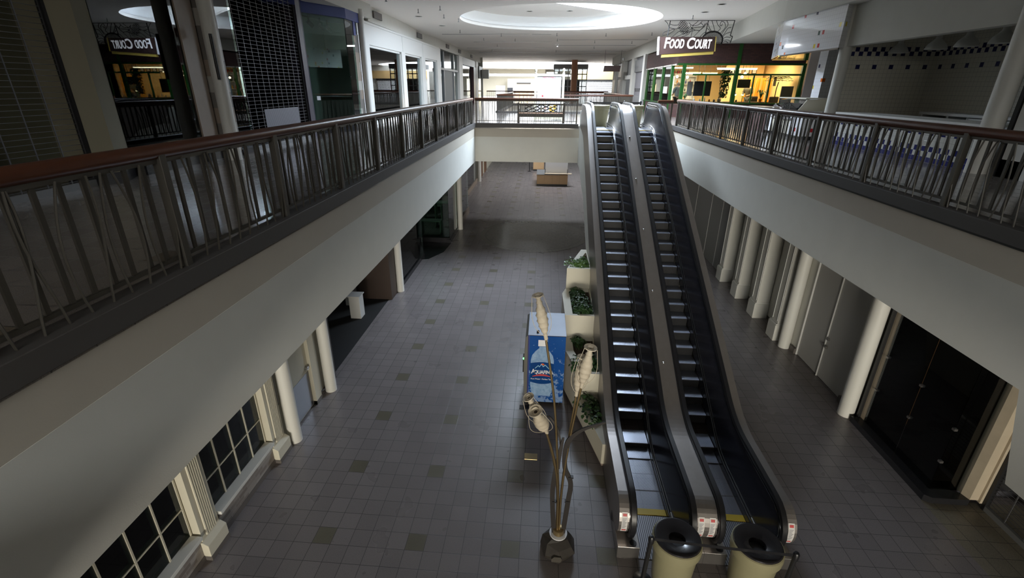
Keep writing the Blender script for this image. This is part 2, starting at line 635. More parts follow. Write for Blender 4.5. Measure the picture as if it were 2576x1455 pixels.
def medallion_mat():
    t = NT('engraved_medallion')
    P, x, y, z = t.obj()
    d = t.m2('SQRT', t.m2('ADD', t.m2('MULTIPLY', x, x), t.m2('MULTIPLY', y, y)))
    a = t.m2('ARCTAN2', y, x)
    n = t.noise(P, 1.6, 4.0, 0.6)
    wv = t.m2('SINE', t.m2('ADD', t.m2('MULTIPLY', n, 46.0), t.m2('MULTIPLY', a, 9.0)))
    grv = t.m2('GREATER_THAN', wv, 0.86)
    rimband = t.m2('GREATER_THAN', d, 2.38)
    seg = t.m2('LESS_THAN', t.m2('FRACT', t.m2('MULTIPLY', a, 14.0)), 0.12)
    ring = t.m2('LESS_THAN', t.m2('ABSOLUTE', t.m2('SUBTRACT', d, 2.38)), 0.02)
    groove = t.mix(rimband, t.mix(grv, (0, 0, 0), (1, 1, 1)), t.mix(seg, (0, 0, 0), (1, 1, 1)))
    g = t.m2('MAXIMUM', ring, t.m2('MULTIPLY', groove, 1.0))
    c = t.mix(g, t.mix(t.noise(P, 2.2, 3.0), (0.15, 0.15, 0.13), (0.20, 0.19, 0.165)), (0.10, 0.10, 0.09))
    t.bump(t.m2('SUBTRACT', 1.0, g), 0.5, 0.006)
    return t.fin(c, 0.22, 0.0, 0.5)


M['medallion'] = medallion_mat()
# ------------------------------------------------------------------ shell: floors, slabs, fascias, ceilings
XL, XR, YE = -0.833, 7.01, 12.87         # faces of the well
UF = 5.40                                # upper floor
SB = 3.956                               # underside of the slab
YN = -6.9                                # near edge of the well
Y2A, Y2B = 23.0, 37.5                    # second well
CZ = 9.60                                # ceiling

struct('floor', MB().box(-12, 17, -32, 88, -0.2, 0.0), M['floor'])
struct('floor_medallion', MB().lathe([(2.65, 0.0), (2.65, 0.006), (0.0, 0.006)], (1.62, 15.6, 0.0), 96, cap=False), M['medallion'], loc=(1.62, 15.6, 0.0))
struct('floor_beige_entry', MB().box(8.96, 12.0, -6.0, -0.10, 0.0, 0.004), M['floor_beige'])
struct('floor_black_entry', MB().prism([(-4.3, 11.9), (-3.05, 11.55), (-2.75, 11.65), (-2.3, 12.6), (-2.2, 13.9), (-4.3, 14.1)], 'z', 0.0, 0.004), M['granite'])

up = MB()
for (x0, x1, y0, y1) in ((-10, XL, -32, 46), (XR, 17, -32, 46), (XL, XR, YE, Y2A), (XL, XR, Y2B, 46), (XL, XR, -32, YN), (-26, 26, 46, 88)):
    up.box(x0, x1, y0, y1, UF - 0.12, UF)
struct('floor_upper', up, M['floor_up'])
sl = MB()
for (x0, x1, y0, y1) in ((-10, XL - 0.25, -32, 46), (XR + 0.25, 17, -32, 46), (XL - 0.25, XR + 0.25, YE + 0.25, Y2A - 0.25), (XL - 0.25, XR + 0.25, Y2B + 0.25, 46), (XL - 0.25, XR + 0.25, -32, YN - 0.25), (-26, 26, 46, 88)):
    sl.box(x0, x1, y0, y1, SB, UF - 0.12)
struct('ceiling_lower', sl, M['wall'])


def fascia_y(name, x_in, s, y0, y1):
    """fascia along y; s = +1 when the well lies towards +x"""
    a, b = sorted((x_in, x_in - s * 0.25))
    struct('wall_' + name, MB().box(a, b, y0, y1, SB, 4.95), M['wall'])
    a, b = sorted((x_in - s * 0.004, x_in - s * 0.25))
    struct('wall_' + name + '_band', MB().box(a, b, y0, y1, 4.95, 5.312), M['band'])
    a, b = sorted((x_in + s * 0.035, x_in - s * 0.16))
    struct('trim_' + name + '_curb', MB().box(a, b, y0, y1, 5.31, 5.48), M['curb'], bevel=0.006)


def fascia_x(name, y_in, s, x0, x1):
    a, b = sorted((y_in, y_in - s * 0.25))
    struct('wall_' + name, MB().box(x0, x1, a, b, SB, 4.95), M['wall'])
    a, b = sorted((y_in - s * 0.004, y_in - s * 0.25))
    struct('wall_' + name + '_band', MB().box(x0, x1, a, b, 4.95, 5.312), M['band'])


fascia_y('fascia_left', XL, 1, YN, YE)
fascia_y('fascia_right', XR, -1, YN, YE)
fascia_x('fascia_end', YE, -1, XL, XR)
fascia_x('fascia_near', YN, 1, XL, XR)
struct('trim_fascia_end_curb', MB().box(XL + 0.04, 3.34, YE - 0.035, YE + 0.16, 5.31, 5.48).box(5.99, XR - 0.04, YE - 0.035, YE + 0.16, 5.31, 5.48), M['curb'], bevel=0.006)
fascia_y('fascia_far_left', XL, 1, Y2A, Y2B)
fascia_y('fascia_far_right', XR, -1, Y2A, Y2B)
fascia_x('fascia_far_near', Y2A, 1, XL, XR)
fascia_x('fascia_far_end', Y2B, -1, XL, XR)
struct('trim_fascia_far_curb', MB().box(XL, XR, Y2A - 0.16, Y2A + 0.03, 5.31, 5.48).box(XL, XR, Y2B - 0.03, Y2B + 0.16, 5.31, 5.48), M['curb'])
# the slab edge drops lower at the near right
struct('wall_fascia_right_drop', MB().prism([(YN, SB), (-2.51, SB), (-2.79, 2.96), (YN, 2.96)], 'x', XR, XR + 0.25), M['wall'])


def plate_with_hole(x0, x1, y0, y1, c, r, z0, z1, n=96):
    """rectangular slab with a round opening"""
    mb = MB()
    inner, outer = [], []
    corners = [math.atan2(yy - c[1], xx - c[0]) for xx in (x0, x1) for yy in (y0, y1)]
    angs = sorted(set([2 * PI * k / n - PI for k in range(n)] + corners))
    for a in angs:
        ca, sa = math.cos(a), math.sin(a)
        ts = []
        if abs(ca) > 1e-9:
            ts.append(((x1 if ca > 0 else x0) - c[0]) / ca)
        if abs(sa) > 1e-9:
            ts.append(((y1 if sa > 0 else y0) - c[1]) / sa)
        t_ = min(ts)
        inner.append((c[0] + r * ca, c[1] + r * sa))
        outer.append((c[0] + t_ * ca, c[1] + t_ * sa))
    m = len(angs)
    vs = [(p[0], p[1], z0) for p in inner] + [(p[0], p[1], z0) for p in outer] + [(p[0], p[1], z1) for p in inner] + [(p[0], p[1], z1) for p in outer]
    fs = []
    for i in range(m):
        j = (i + 1) % m
        fs += [(i, j, m + j, m + i), (2 * m + i, 3 * m + i, 3 * m + j, 2 * m + j), (i, 2 * m + i, 2 * m + j, j), (m + i, m + j, 3 * m + j, 3 * m + i)]
    return mb.add(vs, fs)


SKC, SKR = (2.48, 16.5), 4.35
ce = plate_with_hole(-10, 17, 9.0, 24.0, SKC, SKR, CZ, CZ + 0.15)
for (x0, x1, y0, y1) in ((-10, 17, -32, -20), (-10, -1.2, -20, -14), (6.2, 17, -20, -14), (-10, 17, -14, 9.0)):  # gap behind the viewer left open for the added rear fill
    ce.box(x0, x1, y0, y1, CZ, CZ + 0.15)
ce.box(-10, 17, 24.0, 46, CZ, CZ + 0.15)
struct('ceiling', ce, M['ceil'])
struct('ceiling_far', plate_with_hole(-26, 26, 46, 88, (0.5, 66.0), 11.5, CZ, CZ + 0.15), M['ceil'])
# drum of the skylight, its inner ceiling and the half that is open to the sky
dr = MB()
n = 96
dr.loft([[(SKC[0] + SKR * math.cos(2 * PI * k / n), SKC[1] + SKR * math.sin(2 * PI * k / n), z) for k in range(n)] for z in (CZ + 0.12, 10.75)], closed=True)
dr.loft([[(SKC[0] + (SKR + 0.1) * math.cos(2 * PI * k / n), SKC[1] + (SKR + 0.1) * math.sin(2 * PI * k / n), z) for k in range(n)] for z in (CZ + 0.12, 10.75)], closed=True)
struct('wall_skylight_drum', dr, M['drum'], fix=False, smooth=True)
pts = []
th = math.atan2(3.08, 3.23)          # direction of the edge of the inner ceiling
px, py = 2.24, 16.36
for k in range(49):
    a = th + PI * k / 48
    pts.append((SKC[0] + (SKR + 0.05) * math.cos(a), SKC[1] + (SKR + 0.05) * math.sin(a)))
struct('ceiling_skylight_inner', MB().prism(pts, 'z', 10.2, 10.3), M['ceil'])
d2 = MB()
d2.loft([[(0.5 + 11.5 * math.cos(2 * PI * k / n), 66 + 11.5 * math.sin(2 * PI * k / n), z) for k in range(n)] for z in (CZ + 0.1, 11.6)], closed=True)
struct('wall_far_dome_drum', d2, M['drum'], fix=False, smooth=True)

# outer walls
struct('wall_back', MB().box(-10.2, 17.2, -32.2, -32, 0, CZ), M['wall'])
struct('wall_outer_left', MB().box(-10.2, -10, -32, 46, 0, CZ), M['dark'])
struct('wall_outer_right', MB().box(17, 17.2, -32, 46, 0, CZ), M['greyroom'])
struct('wall_far_end', MB().box(-26, 26, 88, 88.2, 0, CZ), M['cream'])
struct('wall_far_left', MB().box(-26.2, -26, 46, 88, 0, CZ), M['cream'])
struct('wall_far_right', MB().box(26, 26.2, 46, 88, 0, CZ), M['cream'])
struct('wall_far_return_left', MB().box(-26, -4.6, 45.9, 46.1, UF, CZ), M['wall'])
struct('wall_far_return_right', MB().box(9.0, 26, 45.9, 46.1, UF, CZ), M['wall'])
struct('wall_far_lower', MB().box(-12, 17, 60, 60.2, 0, SB), M['wall'])
struct('wall_lower_near', MB().box(-12, 17, -32, -31.8, 0, SB), M['wall'])

# bulkheads over the shop fronts
struct('wall_left_bulkhead', MB().prism([(-4.8, 12.2), (-4.62, 12.2), (-4.62, 12.3), (-4.75, 18), (-5.05, 22.5), (-4.78, 24.4), (-4.8, 46), (-5.1, 46), (-5.3, 22.5), (-5.1, 12.2)], 'z', 9.07, CZ), M['wall'])
struct('wall_left_near_bulkhead', MB().box(-5.2, -4.5, -32, 12.2, 9.15, CZ), M['wall'])
struct('wall_right_bulkhead', MB().prism([(9.6, -32), (9.6, 10.9), (10.6, 18.3), (9.0, 19.5), (8.55, 20.2), (8.6, 46), (17, 46), (17, -32)], 'z', 8.88, CZ), M['wall'])
# ------------------------------------------------------------------ escalators
TAN = 0.57735
EY0 = 0.75                 # the nosing line meets z = 0 here
SX0, SX1 = 3.70, 4.32      # step band of the first escalator
HALF = 0.3475              # width of one balustrade


def arc_blend(p0, p1, p2, r, n=10):
    """fillet at p1 between p0-p1 and p1-p2 (2-D)"""
    a, b, c = Vector(p0), Vector(p1), Vector(p2)
    u, v = (a - b).normalized(), (c - b).normalized()
    ang = u.angle(v)
    t = r / math.tan(ang / 2)
    s, e = b + u * t, b + v * t
    bis = (u + v).normalized()
    cen = b + bis * (r / math.sin(ang / 2))
    a0 = math.atan2(s.y - cen.y, s.x - cen.x)
    a1 = math.atan2(e.y - cen.y, e.x - cen.x)
    d = a1 - a0
    while d > PI:
        d -= 2 * PI
    while d < -PI:
        d += 2 * PI
    return [(cen.x + r * math.cos(a0 + d * k / n), cen.y + r * math.sin(a0 + d * k / n)) for k in range(n + 1)]


def rise_path(off_low, off_up, off, y_start, y_end, r=1.8):
    """flat - incline - flat path in (y, z)"""
    zl, zu = off_low, UF + off_up
    ya = EY0 + (zl - off) / TAN
    yb = EY0 + (zu - off) / TAN
    p = [(y_start, zl)]
    p += arc_blend((y_start, zl), (ya, zl), (yb, zu), r)
    q = arc_blend((ya, zl), (yb, zu), (y_end, zu), r)
    mid = 14
    e, f = p[-1], q[0]
    p += [(e[0] + (f[0] - e[0]) * k / mid, e[1] + (f[1] - e[1]) * k / mid) for k in range(1, mid)]
    p += q
    p.append((y_end, zu))
    return p


def resample(path, n):
    L = [0.0]
    for a, b in zip(path, path[1:]):
        L.append(L[-1] + math.hypot(b[0] - a[0], b[1] - a[1]))
    out, j = [], 0
    for k in range(n):
        t = L[-1] * k / (n - 1)
        while j < len(L) - 2 and L[j + 1] < t:
            j += 1
        d = L[j + 1] - L[j] or 1e-9
        f = (t - L[j]) / d
        a, b = path[j], path[j + 1]
        out.append((a[0] + (b[0] - a[0]) * f, a[1] + (b[1] - a[1]) * f))
    return out


def newel(path, rl, ru):
    """adds the round lower nose and the rounded upper end to a deck path"""
    y0, z0 = path[0]
    low = [(y0 - rl * math.sin(a), z0 - rl + rl * math.cos(a)) for a in [PI * k / 16 for k in range(16, 0, -1)]]
    y1, z1 = path[-1]
    up = [(y1 + ru * math.sin(a), z1 - ru + ru * math.cos(a)) for a in [PI * k / 14 for k in range(1, 15)]]
    return low + path + up


DECK = rise_path(0.93, 0.87, 1.06, -1.24, 11.62)
DECK_N = newel(DECK, 0.345, 0.33)
RAILP = newel(rise_path(0.985, 0.925, 1.115, -1.24, 11.62), 0.40, 0.385)
SKIRT = rise_path(0.20, 0.20, 0.27, -1.05, 11.75, 1.4)
FLOORL = rise_path(-0.02, -0.02, 0.0, -1.05, 11.75, 1.2)


def side(parent, xin, s, label_side):
    """one balustrade: s = -1 on the left of the steps, +1 on the right; xin is the edge of the step band"""
    X = lambda d: xin + s * d
    lo, hi = sorted((X(0.185), X(HALF)))
    # solid body under the satin deck
    body = [p for p in DECK_N]
    under = [(11.5, UF + 0.02), (10.3, UF - 0.12), (0.9, -0.02), (0.2, 0.02), (-1.0, 0.02)]
    poly = body + [(11.62, UF + 0.02)] + under[1:]
    d = MB().prism(poly, 'x', lo, hi).build('balustrade', M['deck'], parent)
    # inner panel leaning back from the skirt to the handrail
    N = 90
    hi_p = resample([(y, z - 0.05) for (y, z) in DECK_N[8:-6]], N)
    lo_p = resample(SKIRT, N)
    pn = MB()
    rows = [[(X(0.105), p[0], p[1]) for p in hi_p], [(X(0.012), q[0], q[1]) for q in lo_p]]
    back = [[(X(0.012), q[0], q[1] - 0.02) for q in lo_p], [(X(0.18), q[0], q[1] - 0.02) for q in lo_p], [(X(0.18), p[0], p[1] + 0.01) for p in hi_p], [(X(0.105), p[0], p[1] + 0.01) for p in hi_p]]
    pn.loft(rows + back + [rows[0]])
    pn.build('inner_panel', M['darkpanel'], d, smooth=True)
    sk = MB()
    lo_f = resample(FLOORL, N)
    lo_f = [(a[0], min(b[1] - 0.02, a[1] - 0.12)) for a, b in zip(resample(FLOORL, N), lo_p)]
    sk.loft([[(X(0.004), q[0], q[1]) for q in lo_p], [(X(0.004), q[0], q[1]) for q in lo_f], [(X(0.05), q[0], q[1]) for q in lo_f], [(X(0.05), q[0], q[1]) for q in lo_p], [(X(0.004), q[0], q[1]) for q in lo_p]])
    sk.build('skirt', M['darkpanel'], d)
    sp = [(X(0.018), p[0], p[1] + 0.02) for p in resample(SKIRT, 70)]
    MB().tube(sp, 0.017, 6).build('skirt_trim', M['chrome'], d, smooth=True)
    sp = [(X(0.0), p[0], p[1] - 0.045) for p in resample(SKIRT, 70)]
    MB().tube(sp, 0.012, 6).build('skirt_trim', M['chrome'], d, smooth=True)
    cp = [(X(0.088), p[0], p[1] - 0.005) for p in resample(DECK_N[2:-2], 110)]
    MB().tube(cp, 0.011, 6).build('edge_trim', M['chrome'], d, smooth=True)
    cp = [(X(0.19), p[0], p[1] + 0.004) for p in resample(DECK_N[2:-2], 110)]
    MB().tube(cp, 0.008, 6).build('edge_trim', M['chrome'], d, smooth=True)
    # moving handrail: flattened rubber loop that dives into the base box
    rp = resample(RAILP, 130)
    hr = MB()
    sec = [(-0.047, -0.035), (-0.050, 0.005), (-0.036, 0.028), (0.036, 0.028), (0.050, 0.005), (0.047, -0.035)]
    rows = []
    for i, p in enumerate(rp):
        a, b = rp[max(i - 1, 0)], rp[min(i + 1, len(rp) - 1)]
        t = Vector((b[0] - a[0], b[1] - a[1])).normalized()
        nrm = Vector((-t.y, t.x))
        rows.append([(X(0.138) + q[0], p[0] + nrm.x * q[1], p[1] + nrm.y * q[1]) for q in sec])
    hr.loft(rows, closed=True)
    hr.add(rows[0], [tuple(range(6))])
    hr.add(rows[-1], [tuple(range(6))])
    hr.build('handrail', M['rubber'], d, smooth=True)
    # base box at the lower newel with the hole the handrail runs into
    bl, bh = sorted((X(0.005), X(HALF)))
    bb = MB().box(bl, bh, -1.68, -0.95, 0.0, 0.235).build('base_box', M['steel'], d, bevel=0.006)
    MB().tube([(X(0.10), -1.60, 0.22), (X(0.10), -1.60, 0.243)], 0.055, 16).build('rail_inlet', M['rubber'], bb)
    MB().box(bl + 0.005, bh - 0.005, 11.70, 12.0, UF + 0.001, UF + 0.22).build('base_box', M['steel'], d, bevel=0.006)
    # warning sticker on the round nose
    sx = X(0.265)
    st = MB()
    rows = []
    for k in range(9):
        a = PI * (0.30 + 0.36 * k / 8)
        yy, zz = -1.24 - 0.349 * math.sin(a), 0.93 - 0.345 + 0.349 * math.cos(a)
        rows.append([(sx - 0.045, yy, zz), (sx + 0.045, yy, zz)])
    st.loft(rows)
    so = st.build('warning_sticker', M['label'], d)
    rd = MB()
    for (k0, k1, wd) in ((0.06, 0.16, 0.030), (0.80, 0.88, 0.032)):
        rows = []
        for q in (k0, k1):
            a = PI * (0.30 + 0.36 * q)
            yy, zz = -1.24 - 0.351 * math.sin(a), 0.93 - 0.345 + 0.351 * math.cos(a)
            rows.append([(sx - wd, yy, zz), (sx + wd, yy, zz)])
        rd.loft(rows)
    rd.build('red_print', M['redink'], so, fix=False)
    gd = MB()
    for i in range(9):
        rows = []
        for q in (0.24 + 0.055 * i, 0.265 + 0.055 * i):
            a = PI * (0.30 + 0.36 * q)
            yy, zz = -1.24 - 0.351 * math.sin(a), 0.93 - 0.345 + 0.351 * math.cos(a)
            rows.append([(sx - 0.035, yy, zz), (sx + 0.03 - 0.012 * (i % 3), yy, zz)])
        gd.loft(rows)
    gd.build('small_print', M['greyink'], so, fix=False)
    return d


def ridged_step(parent, y, z, flat):
    """one step: grooved tread in front of a grooved riser (riser drops from the front edge)"""
    n = 44
    w_ = (SX1 - SX0 - 0.012) / n
    prof = []
    for k in range(n):
        x = SX0 + 0.006 + k * w_
        prof += [(x, 0.0), (x + w_ * 0.5, 0.0), (x + w_ * 0.5, -1.0), (x + w_, -1.0)]
    path = [((y + 0.40, z), (0, 1)), ((y + 0.01, z), (-0.3, 1)), ((y, z - 0.012), (-1, 0.3)), ((y + 0.015, z - 0.21), (-1, 0))]
    if flat:
        path = path[:3] + [((y + 0.005, z - 0.05), (-1, 0))]
    rows = []
    for (p, nv) in path:
        rows.append([(x, p[0] + nv[0] * d * 0.009, p[1] + nv[1] * d * 0.009) for (x, d) in prof])
    return rows


def make_escalator(label):
    e = thing('escalator', label, 'escalator', (SX0, -1.0, 0.0), 'escalators')
    side(e, SX0, -1, 0)
    side(e, SX1, 1, 0)
    # steps share two meshes (one tread, one riser); the riser is a sub-part of its step
    mb, mr = MB(), MB()
    rows = ridged_step(e, 0.0, 0.0, False)
    mb.loft(rows[:3])
    mr.loft(rows[2:])
    y0, z0 = e.location.y, e.location.z
    step_p = mb.build('step', M['step'], e)
    ris_p = mr.build('riser', M['stepband'], step_p)
    # step nosings climb 0.2035 per 0.3525 on the incline
    stations = []
    RUN, RISE = 0.3525, 0.2035
    k = 0
    z = RISE
    zs = []
    while z < UF - 0.02:
        zs.append(z)
        z += RISE
    for z in zs:
        y = EY0 + z / TAN
        zz = z
        if z < 0.30:                      # the first riser is only half raised
            zz, y = 0.135, 0.80
        if z > UF - 0.35:
            zz = min(UF - 0.05, z)
        stations.append((y, zz))
    flats = [(-0.72, 0.006), (-0.30, 0.006), (0.10, 0.006), (0.48, 0.03)]
    tops = [(10.30, UF - 0.01), (10.68, UF - 0.01), (11.0, UF - 0.01)]
    first = True
    for (y, z) in flats + stations + tops:
        if first:
            s_ = step_p
            first = False
        else:
            s_ = step_p.copy()
            COL.objects.link(s_)
            s_.parent = e
            r_ = ris_p.copy()
            COL.objects.link(r_)
            r_.parent = s_
        s_.location = (0, y, z)
    # comb plates and landings
    MB().box(SX0, SX1, -0.85, -0.72, 0.0, 0.020).build('comb_strip', M['yellow'], e, bevel=0.003)
    MB().box(SX0, SX1, -1.68, -0.85, 0.0, 0.010).build('landing_plate', M['plate'], e)
    MB().box(SX0, SX1, 11.04, 11.16, UF, UF + 0.012).build('comb_strip', M['yellow'], e, bevel=0.003)
    MB().box(SX0, SX1, 11.16, 12.87, UF - 0.05, UF + 0.008).build('landing_plate', M['plate'], e)
    # painted casing under the balustrades
    a, b = SX0 - HALF + 0.02, SX1 + HALF - 0.002
    inc = lambda y: TAN * (y - EY0)
    top = [(y, z - 0.10) for (y, z) in DECK if y > -1.2]
    cas_side = MB()
    poly = [(-1.25, 0.0), (-1.25, 0.55), (-1.1, 0.78)] + [p for p in top if p[0] > -0.9] + [(12.6, UF + 0.60), (12.6, SB + 0.02), (11.6, SB + 0.02), (10.9, 3.86), (10.0, 3.55), (9.0, inc(9.0) - 1.35), (5.2, inc(5.2) - 1.05), (4.6, 0.0)]
    poly = [(y, min(z, UF + 0.60)) for (y, z) in poly]
    MB().prism(poly, 'x', a, a + 0.12).build('casing', M['wall'], e)
    pl2 = [(4.6, 0.0), (5.2, inc(5.2) - 1.05), (9.0, inc(9.0) - 1.35), (10.0, 3.55), (10.9, 3.86), (11.6, SB + 0.02), (12.6, SB + 0.02), (12.6, SB + 0.3), (10.0, inc(10.0) - 0.9), (5.2, inc(5.2) - 0.75), (4.7, 0.0)]
    MB().prism(pl2, 'x', a + 0.12, b - 0.1).build('soffit', M['wall'], e)
    MB().prism(poly, 'x', b - 0.1, b).build('casing', M['wall'], e)
    for (yy, side_x) in ((3.2, SX1), (4.9, SX1), (6.6, SX1), (8.3, SX1), (10.0, SX1), (1.6, SX1)):
        zz = inc(yy) + 1.06
        MB().lathe([(0.022, 0.0), (0.026, 0.012), (0.016, 0.03), (0.0, 0.034)], (SX1 + 0.30, yy, zz + 0.002), 12).build('deck_button', M['chrome'], e, smooth=True)
    return e


esc = make_escalator('stopped escalator nearer the white planter boxes')
esc2 = copy_tree(esc, delta=(1.315, 0, 0))
esc2['label'] = 'stopped escalator on the side away from the planters, nearer the food court rail'
for ch in list(esc2.children):
    if ch.name.startswith('deck_button'):
        bpy.data.objects.remove(ch)
# ------------------------------------------------------------------ balcony railings
RT = 6.44                   # top of the handrail
POST_Z0 = 5.48


def flat_bar(parent, x, y, z0, z1, ax='y', name='baluster', t=0.009, wd=0.016):
    mb = MB()
    if ax == 'y':
        mb.box(x - wd, x + wd, y - t, y + t, z0, z1)
    else:
        mb.box(x - t, x + t, y - wd, y + wd, z0, z1)
    return mb.build(name, M['rail'], parent)


def rod_pts(kind, sgn):
    """bent twisted rod, offsets along the rail by height fraction"""
    out = []
    for k in range(9):
        t = k / 8
        if kind == 0:
            o = 0.105 * (1 - t) ** 1.0 * 0 + 0.085 * math.sin(PI * t * 0.5) ** 2 + 0.030 * math.sin(PI * t)
        elif kind == 1:
            o = -0.055 * math.sin(PI * t) + 0.03 * t
        else:
            o = 0.075 * math.sin(PI * t) - 0.045 * t
        out.append((o * sgn, t))
    return out


def railing(name, label, base, a0, a1, ax, s, posts, spacing=0.155, near=None, r=0.056):
    """ax: the axis it runs along; s: side of the well (+1/-1 across the axis); posts: positions"""
    bx = base
    root = thing(name, label, 'railing', (bx, a0, POST_Z0) if ax == 'y' else (a0, bx, POST_Z0), 'balcony railings')
    def P(c, al, z):
        return (c, al, z) if ax == 'y' else (al, c, z)
    MB().tube([P(bx, a0, RT - r), P(bx, a1, RT - r)], r, 16).build('handrail', M['railwood'], root, smooth=True)
    def bar(c0, c1, z0, z1):
        mb = MB()
        if ax == 'y':
            mb.box(c0, c1, a0, a1, z0, z1)
        else:
            mb.box(a0, a1, c0, c1, z0, z1)
        return mb
    bar(bx - 0.022, bx + 0.022, RT - 2 * r - 0.025, RT - 2 * r + 0.006).build('top_bar', M['rail'], root)
    bar(bx - 0.012, bx + 0.012, 5.548, 5.578).build('bottom_bar', M['rail'], root)
    for pz in posts:
        mb = MB()
        if ax == 'y':
            mb.box(bx - 0.020, bx + 0.052 * s if s > 0 else bx + 0.020, pz - 0.032, pz + 0.032, POST_Z0 - 0.05, RT - 0.055) if s > 0 else mb.box(bx - 0.052, bx + 0.020, pz - 0.032, pz + 0.032, POST_Z0 - 0.05, RT - 0.055)
        else:
            mb.box(pz - 0.028, pz + 0.028, bx - 0.02, bx + 0.02, POST_Z0 - 0.05, RT - 0.055)
        mb.build('post', M['rail'], root, bevel=0.004)
    # straight bars and bent rods
    al = []
    allp = sorted(posts)
    ends = [a0] + allp + [a1]
    for p0, p1 in zip(ends, ends[1:]):
        nb = max(1, int(round((p1 - p0) / spacing)))
        for k in range(1, nb):
            al.append(p0 + (p1 - p0) * k / nb)
    order = sorted(al, key=lambda v: abs(v - near)) if near is not None else list(al)
    z0, z1 = 5.565, RT - 2 * r - 0.02
    rz0, rz1 = POST_Z0 - 0.01, RT - 2 * r - 0.01
    tmpl = None
    rods = {}
    limit = 96
    extra_b, extra_r = MB(), MB()
    rnd = random.Random(len(al) * 7 + int(a0 * 10))
    for i, v in enumerate(order):
        kind, sg = rnd.choice([0, 0, 1, 2]), rnd.choice([1, 1, 1, -1])
        off = spacing * 0.5
        pts = [P(bx + s * 0.030, v + off + o, rz0 + (rz1 - rz0) * t) for (o, t) in rod_pts(kind, sg)]
        if i < limit:
            if tmpl is None:
                tmpl = flat_bar(root, bx, v, z0, z1, 'x' if ax == 'y' else 'y')
                tmpl_v = v
            else:
                c = tmpl.copy()
                COL.objects.link(c)
                c.parent = root
                c.location = P(0, v - tmpl_v, 0)
            if (kind, sg) not in rods:
                rods[(kind, sg)] = (MB().tube(pts, 0.0085, 5).build('bent_rod', M['rail'], root, smooth=True), v)
            else:
                o_, v_ = rods[(kind, sg)]
                c = o_.copy()
                COL.objects.link(c)
                c.parent = root
                c.location = P(0, v - v_, 0)
        else:
            if ax == 'y':
                extra_b.box(bx - 0.009, bx + 0.009, v - 0.014, v + 0.014, z0, z1)
            else:
                extra_b.box(v - 0.014, v + 0.014, bx - 0.009, bx + 0.009, z0, z1)
            extra_r.tube(pts, 0.0085, 5)
    if extra_b.v:
        extra_b.build('balusters', M['rail'], root)['kind'] = 'stuff'
        extra_r.build('bent_rods', M['rail'], root)['kind'] = 'stuff'
    return root


lp = [-3.6 + 1.595 * k for k in range(-2, 11)]
railing('railing', 'balcony railing with wooden handrail along the well opposite the tiled counters', XL - 0.075, YN, YE - 0.12, 'y', 1, [p for p in lp if YN < p < YE], near=-3.5)
rp_ = [-0.73 + 1.66 * k for k in range(-3, 9)]
railing('railing', 'balcony railing with wooden handrail along the well in front of the tiled counters', XR + 0.075, YN, YE - 0.12, 'y', -1, [p for p in rp_ if YN < p < YE], near=-1.0)


def picket_rail(label, y, x0, x1, posts, sgn=1, n_sp=0.088, top=RT, r=0.05):
    root = thing('railing', label, 'railing', (x0, y, POST_Z0), 'balcony railings')
    MB().tube([(x0, y, top - r), (x1, y, top - r)], r, 14).build('handrail', M['railwood'], root, smooth=True)
    MB().box(x0, x1, y - 0.018, y + 0.018, top - 2 * r - 0.03, top - 2 * r + 0.004).build('top_bar', M['rail'], root)
    MB().box(x0, x1, y - 0.010, y + 0.010, 5.56, 5.582).build('bottom_bar', M['rail'], root)
    for pz in posts:
        MB().box(pz - 0.022, pz + 0.022, y - 0.02, y + 0.02, POST_Z0 - 0.02, top - r).build('post', M['rail'], root)
    k = 0
    x = x0 + n_sp
    rnd = random.Random(3)
    while x < x1 - 0.03:
        if k % 4 == 2:
            pts = []
            sg = rnd.choice([-1, 1])
            for q in range(9):
                t = q / 8
                pts.append((x + sg * 0.055 * math.sin(PI * t * 1.0) * (1 if q < 5 else 0.9), y - 0.02, POST_Z0 + (top - 2 * r - POST_Z0) * t))
            MB().tube(pts, 0.006, 5).build('bent_rod', M['rail'], root, smooth=True)
        else:
            MB().box(x - 0.0075, x + 0.0075, y - 0.0075, y + 0.0075, POST_Z0 - 0.01 if k % 2 else 5.57, top - 2 * r).build('baluster', M['rail'], root)
        x += n_sp
        k += 1
    return root


picket_rail('thin picket railing across the end of the well, in front of the bench', YE + 0.06, XL + 0.02, 3.30, [XL + 0.06, 3.26])
picket_rail('short stub of railing between the escalators and the right balcony rail', YE + 0.06, 6.36, 6.95, [6.39, 6.92], top=6.40)


def far_rail(label, pts, n_pick):
    """railing round the second well, seen small"""
    root = thing('railing', label, 'railing', (pts[0][0], pts[0][1], POST_Z0), 'balcony railings')
    MB().tube([(p[0], p[1], RT - 0.05) for p in pts], 0.05, 10).build('handrail', M['railwood'], root, smooth=True)
    a, b = Vector((pts[0][0], pts[0][1], 0)), Vector((pts[-1][0], pts[-1][1], 0))
    L = (b - a).length
    pick = MB()
    for k in range(n_pick + 1):
        q = a + (b - a) * k / n_pick
        pick.box(q.x - 0.012, q.x + 0.012, q.y - 0.012, q.y + 0.012, POST_Z0 - 0.03, RT - 0.06)
    o = pick.build('pickets', M['rail'], root)
    o['kind'] = 'stuff'
    return root


far_rail('railing across the near end of the second well, behind the map board', [(XL, Y2A - 0.06), (XR, Y2A - 0.06)], 78)
far_rail('railing running back along the left side of the second well', [(XL - 0.06, Y2A), (XL - 0.06, Y2B)], 100)
far_rail('railing running back along the right side of the second well', [(XR + 0.06, Y2A), (XR + 0.06, Y2B)], 100)
far_rail('railing across the far end of the second well', [(XL, Y2B + 0.06), (XR, Y2B + 0.06)], 78)
far_rail('most distant railing, beyond the second well towards the big dome', [(-4.4, 47.5), (8.6, 47.5)], 120)
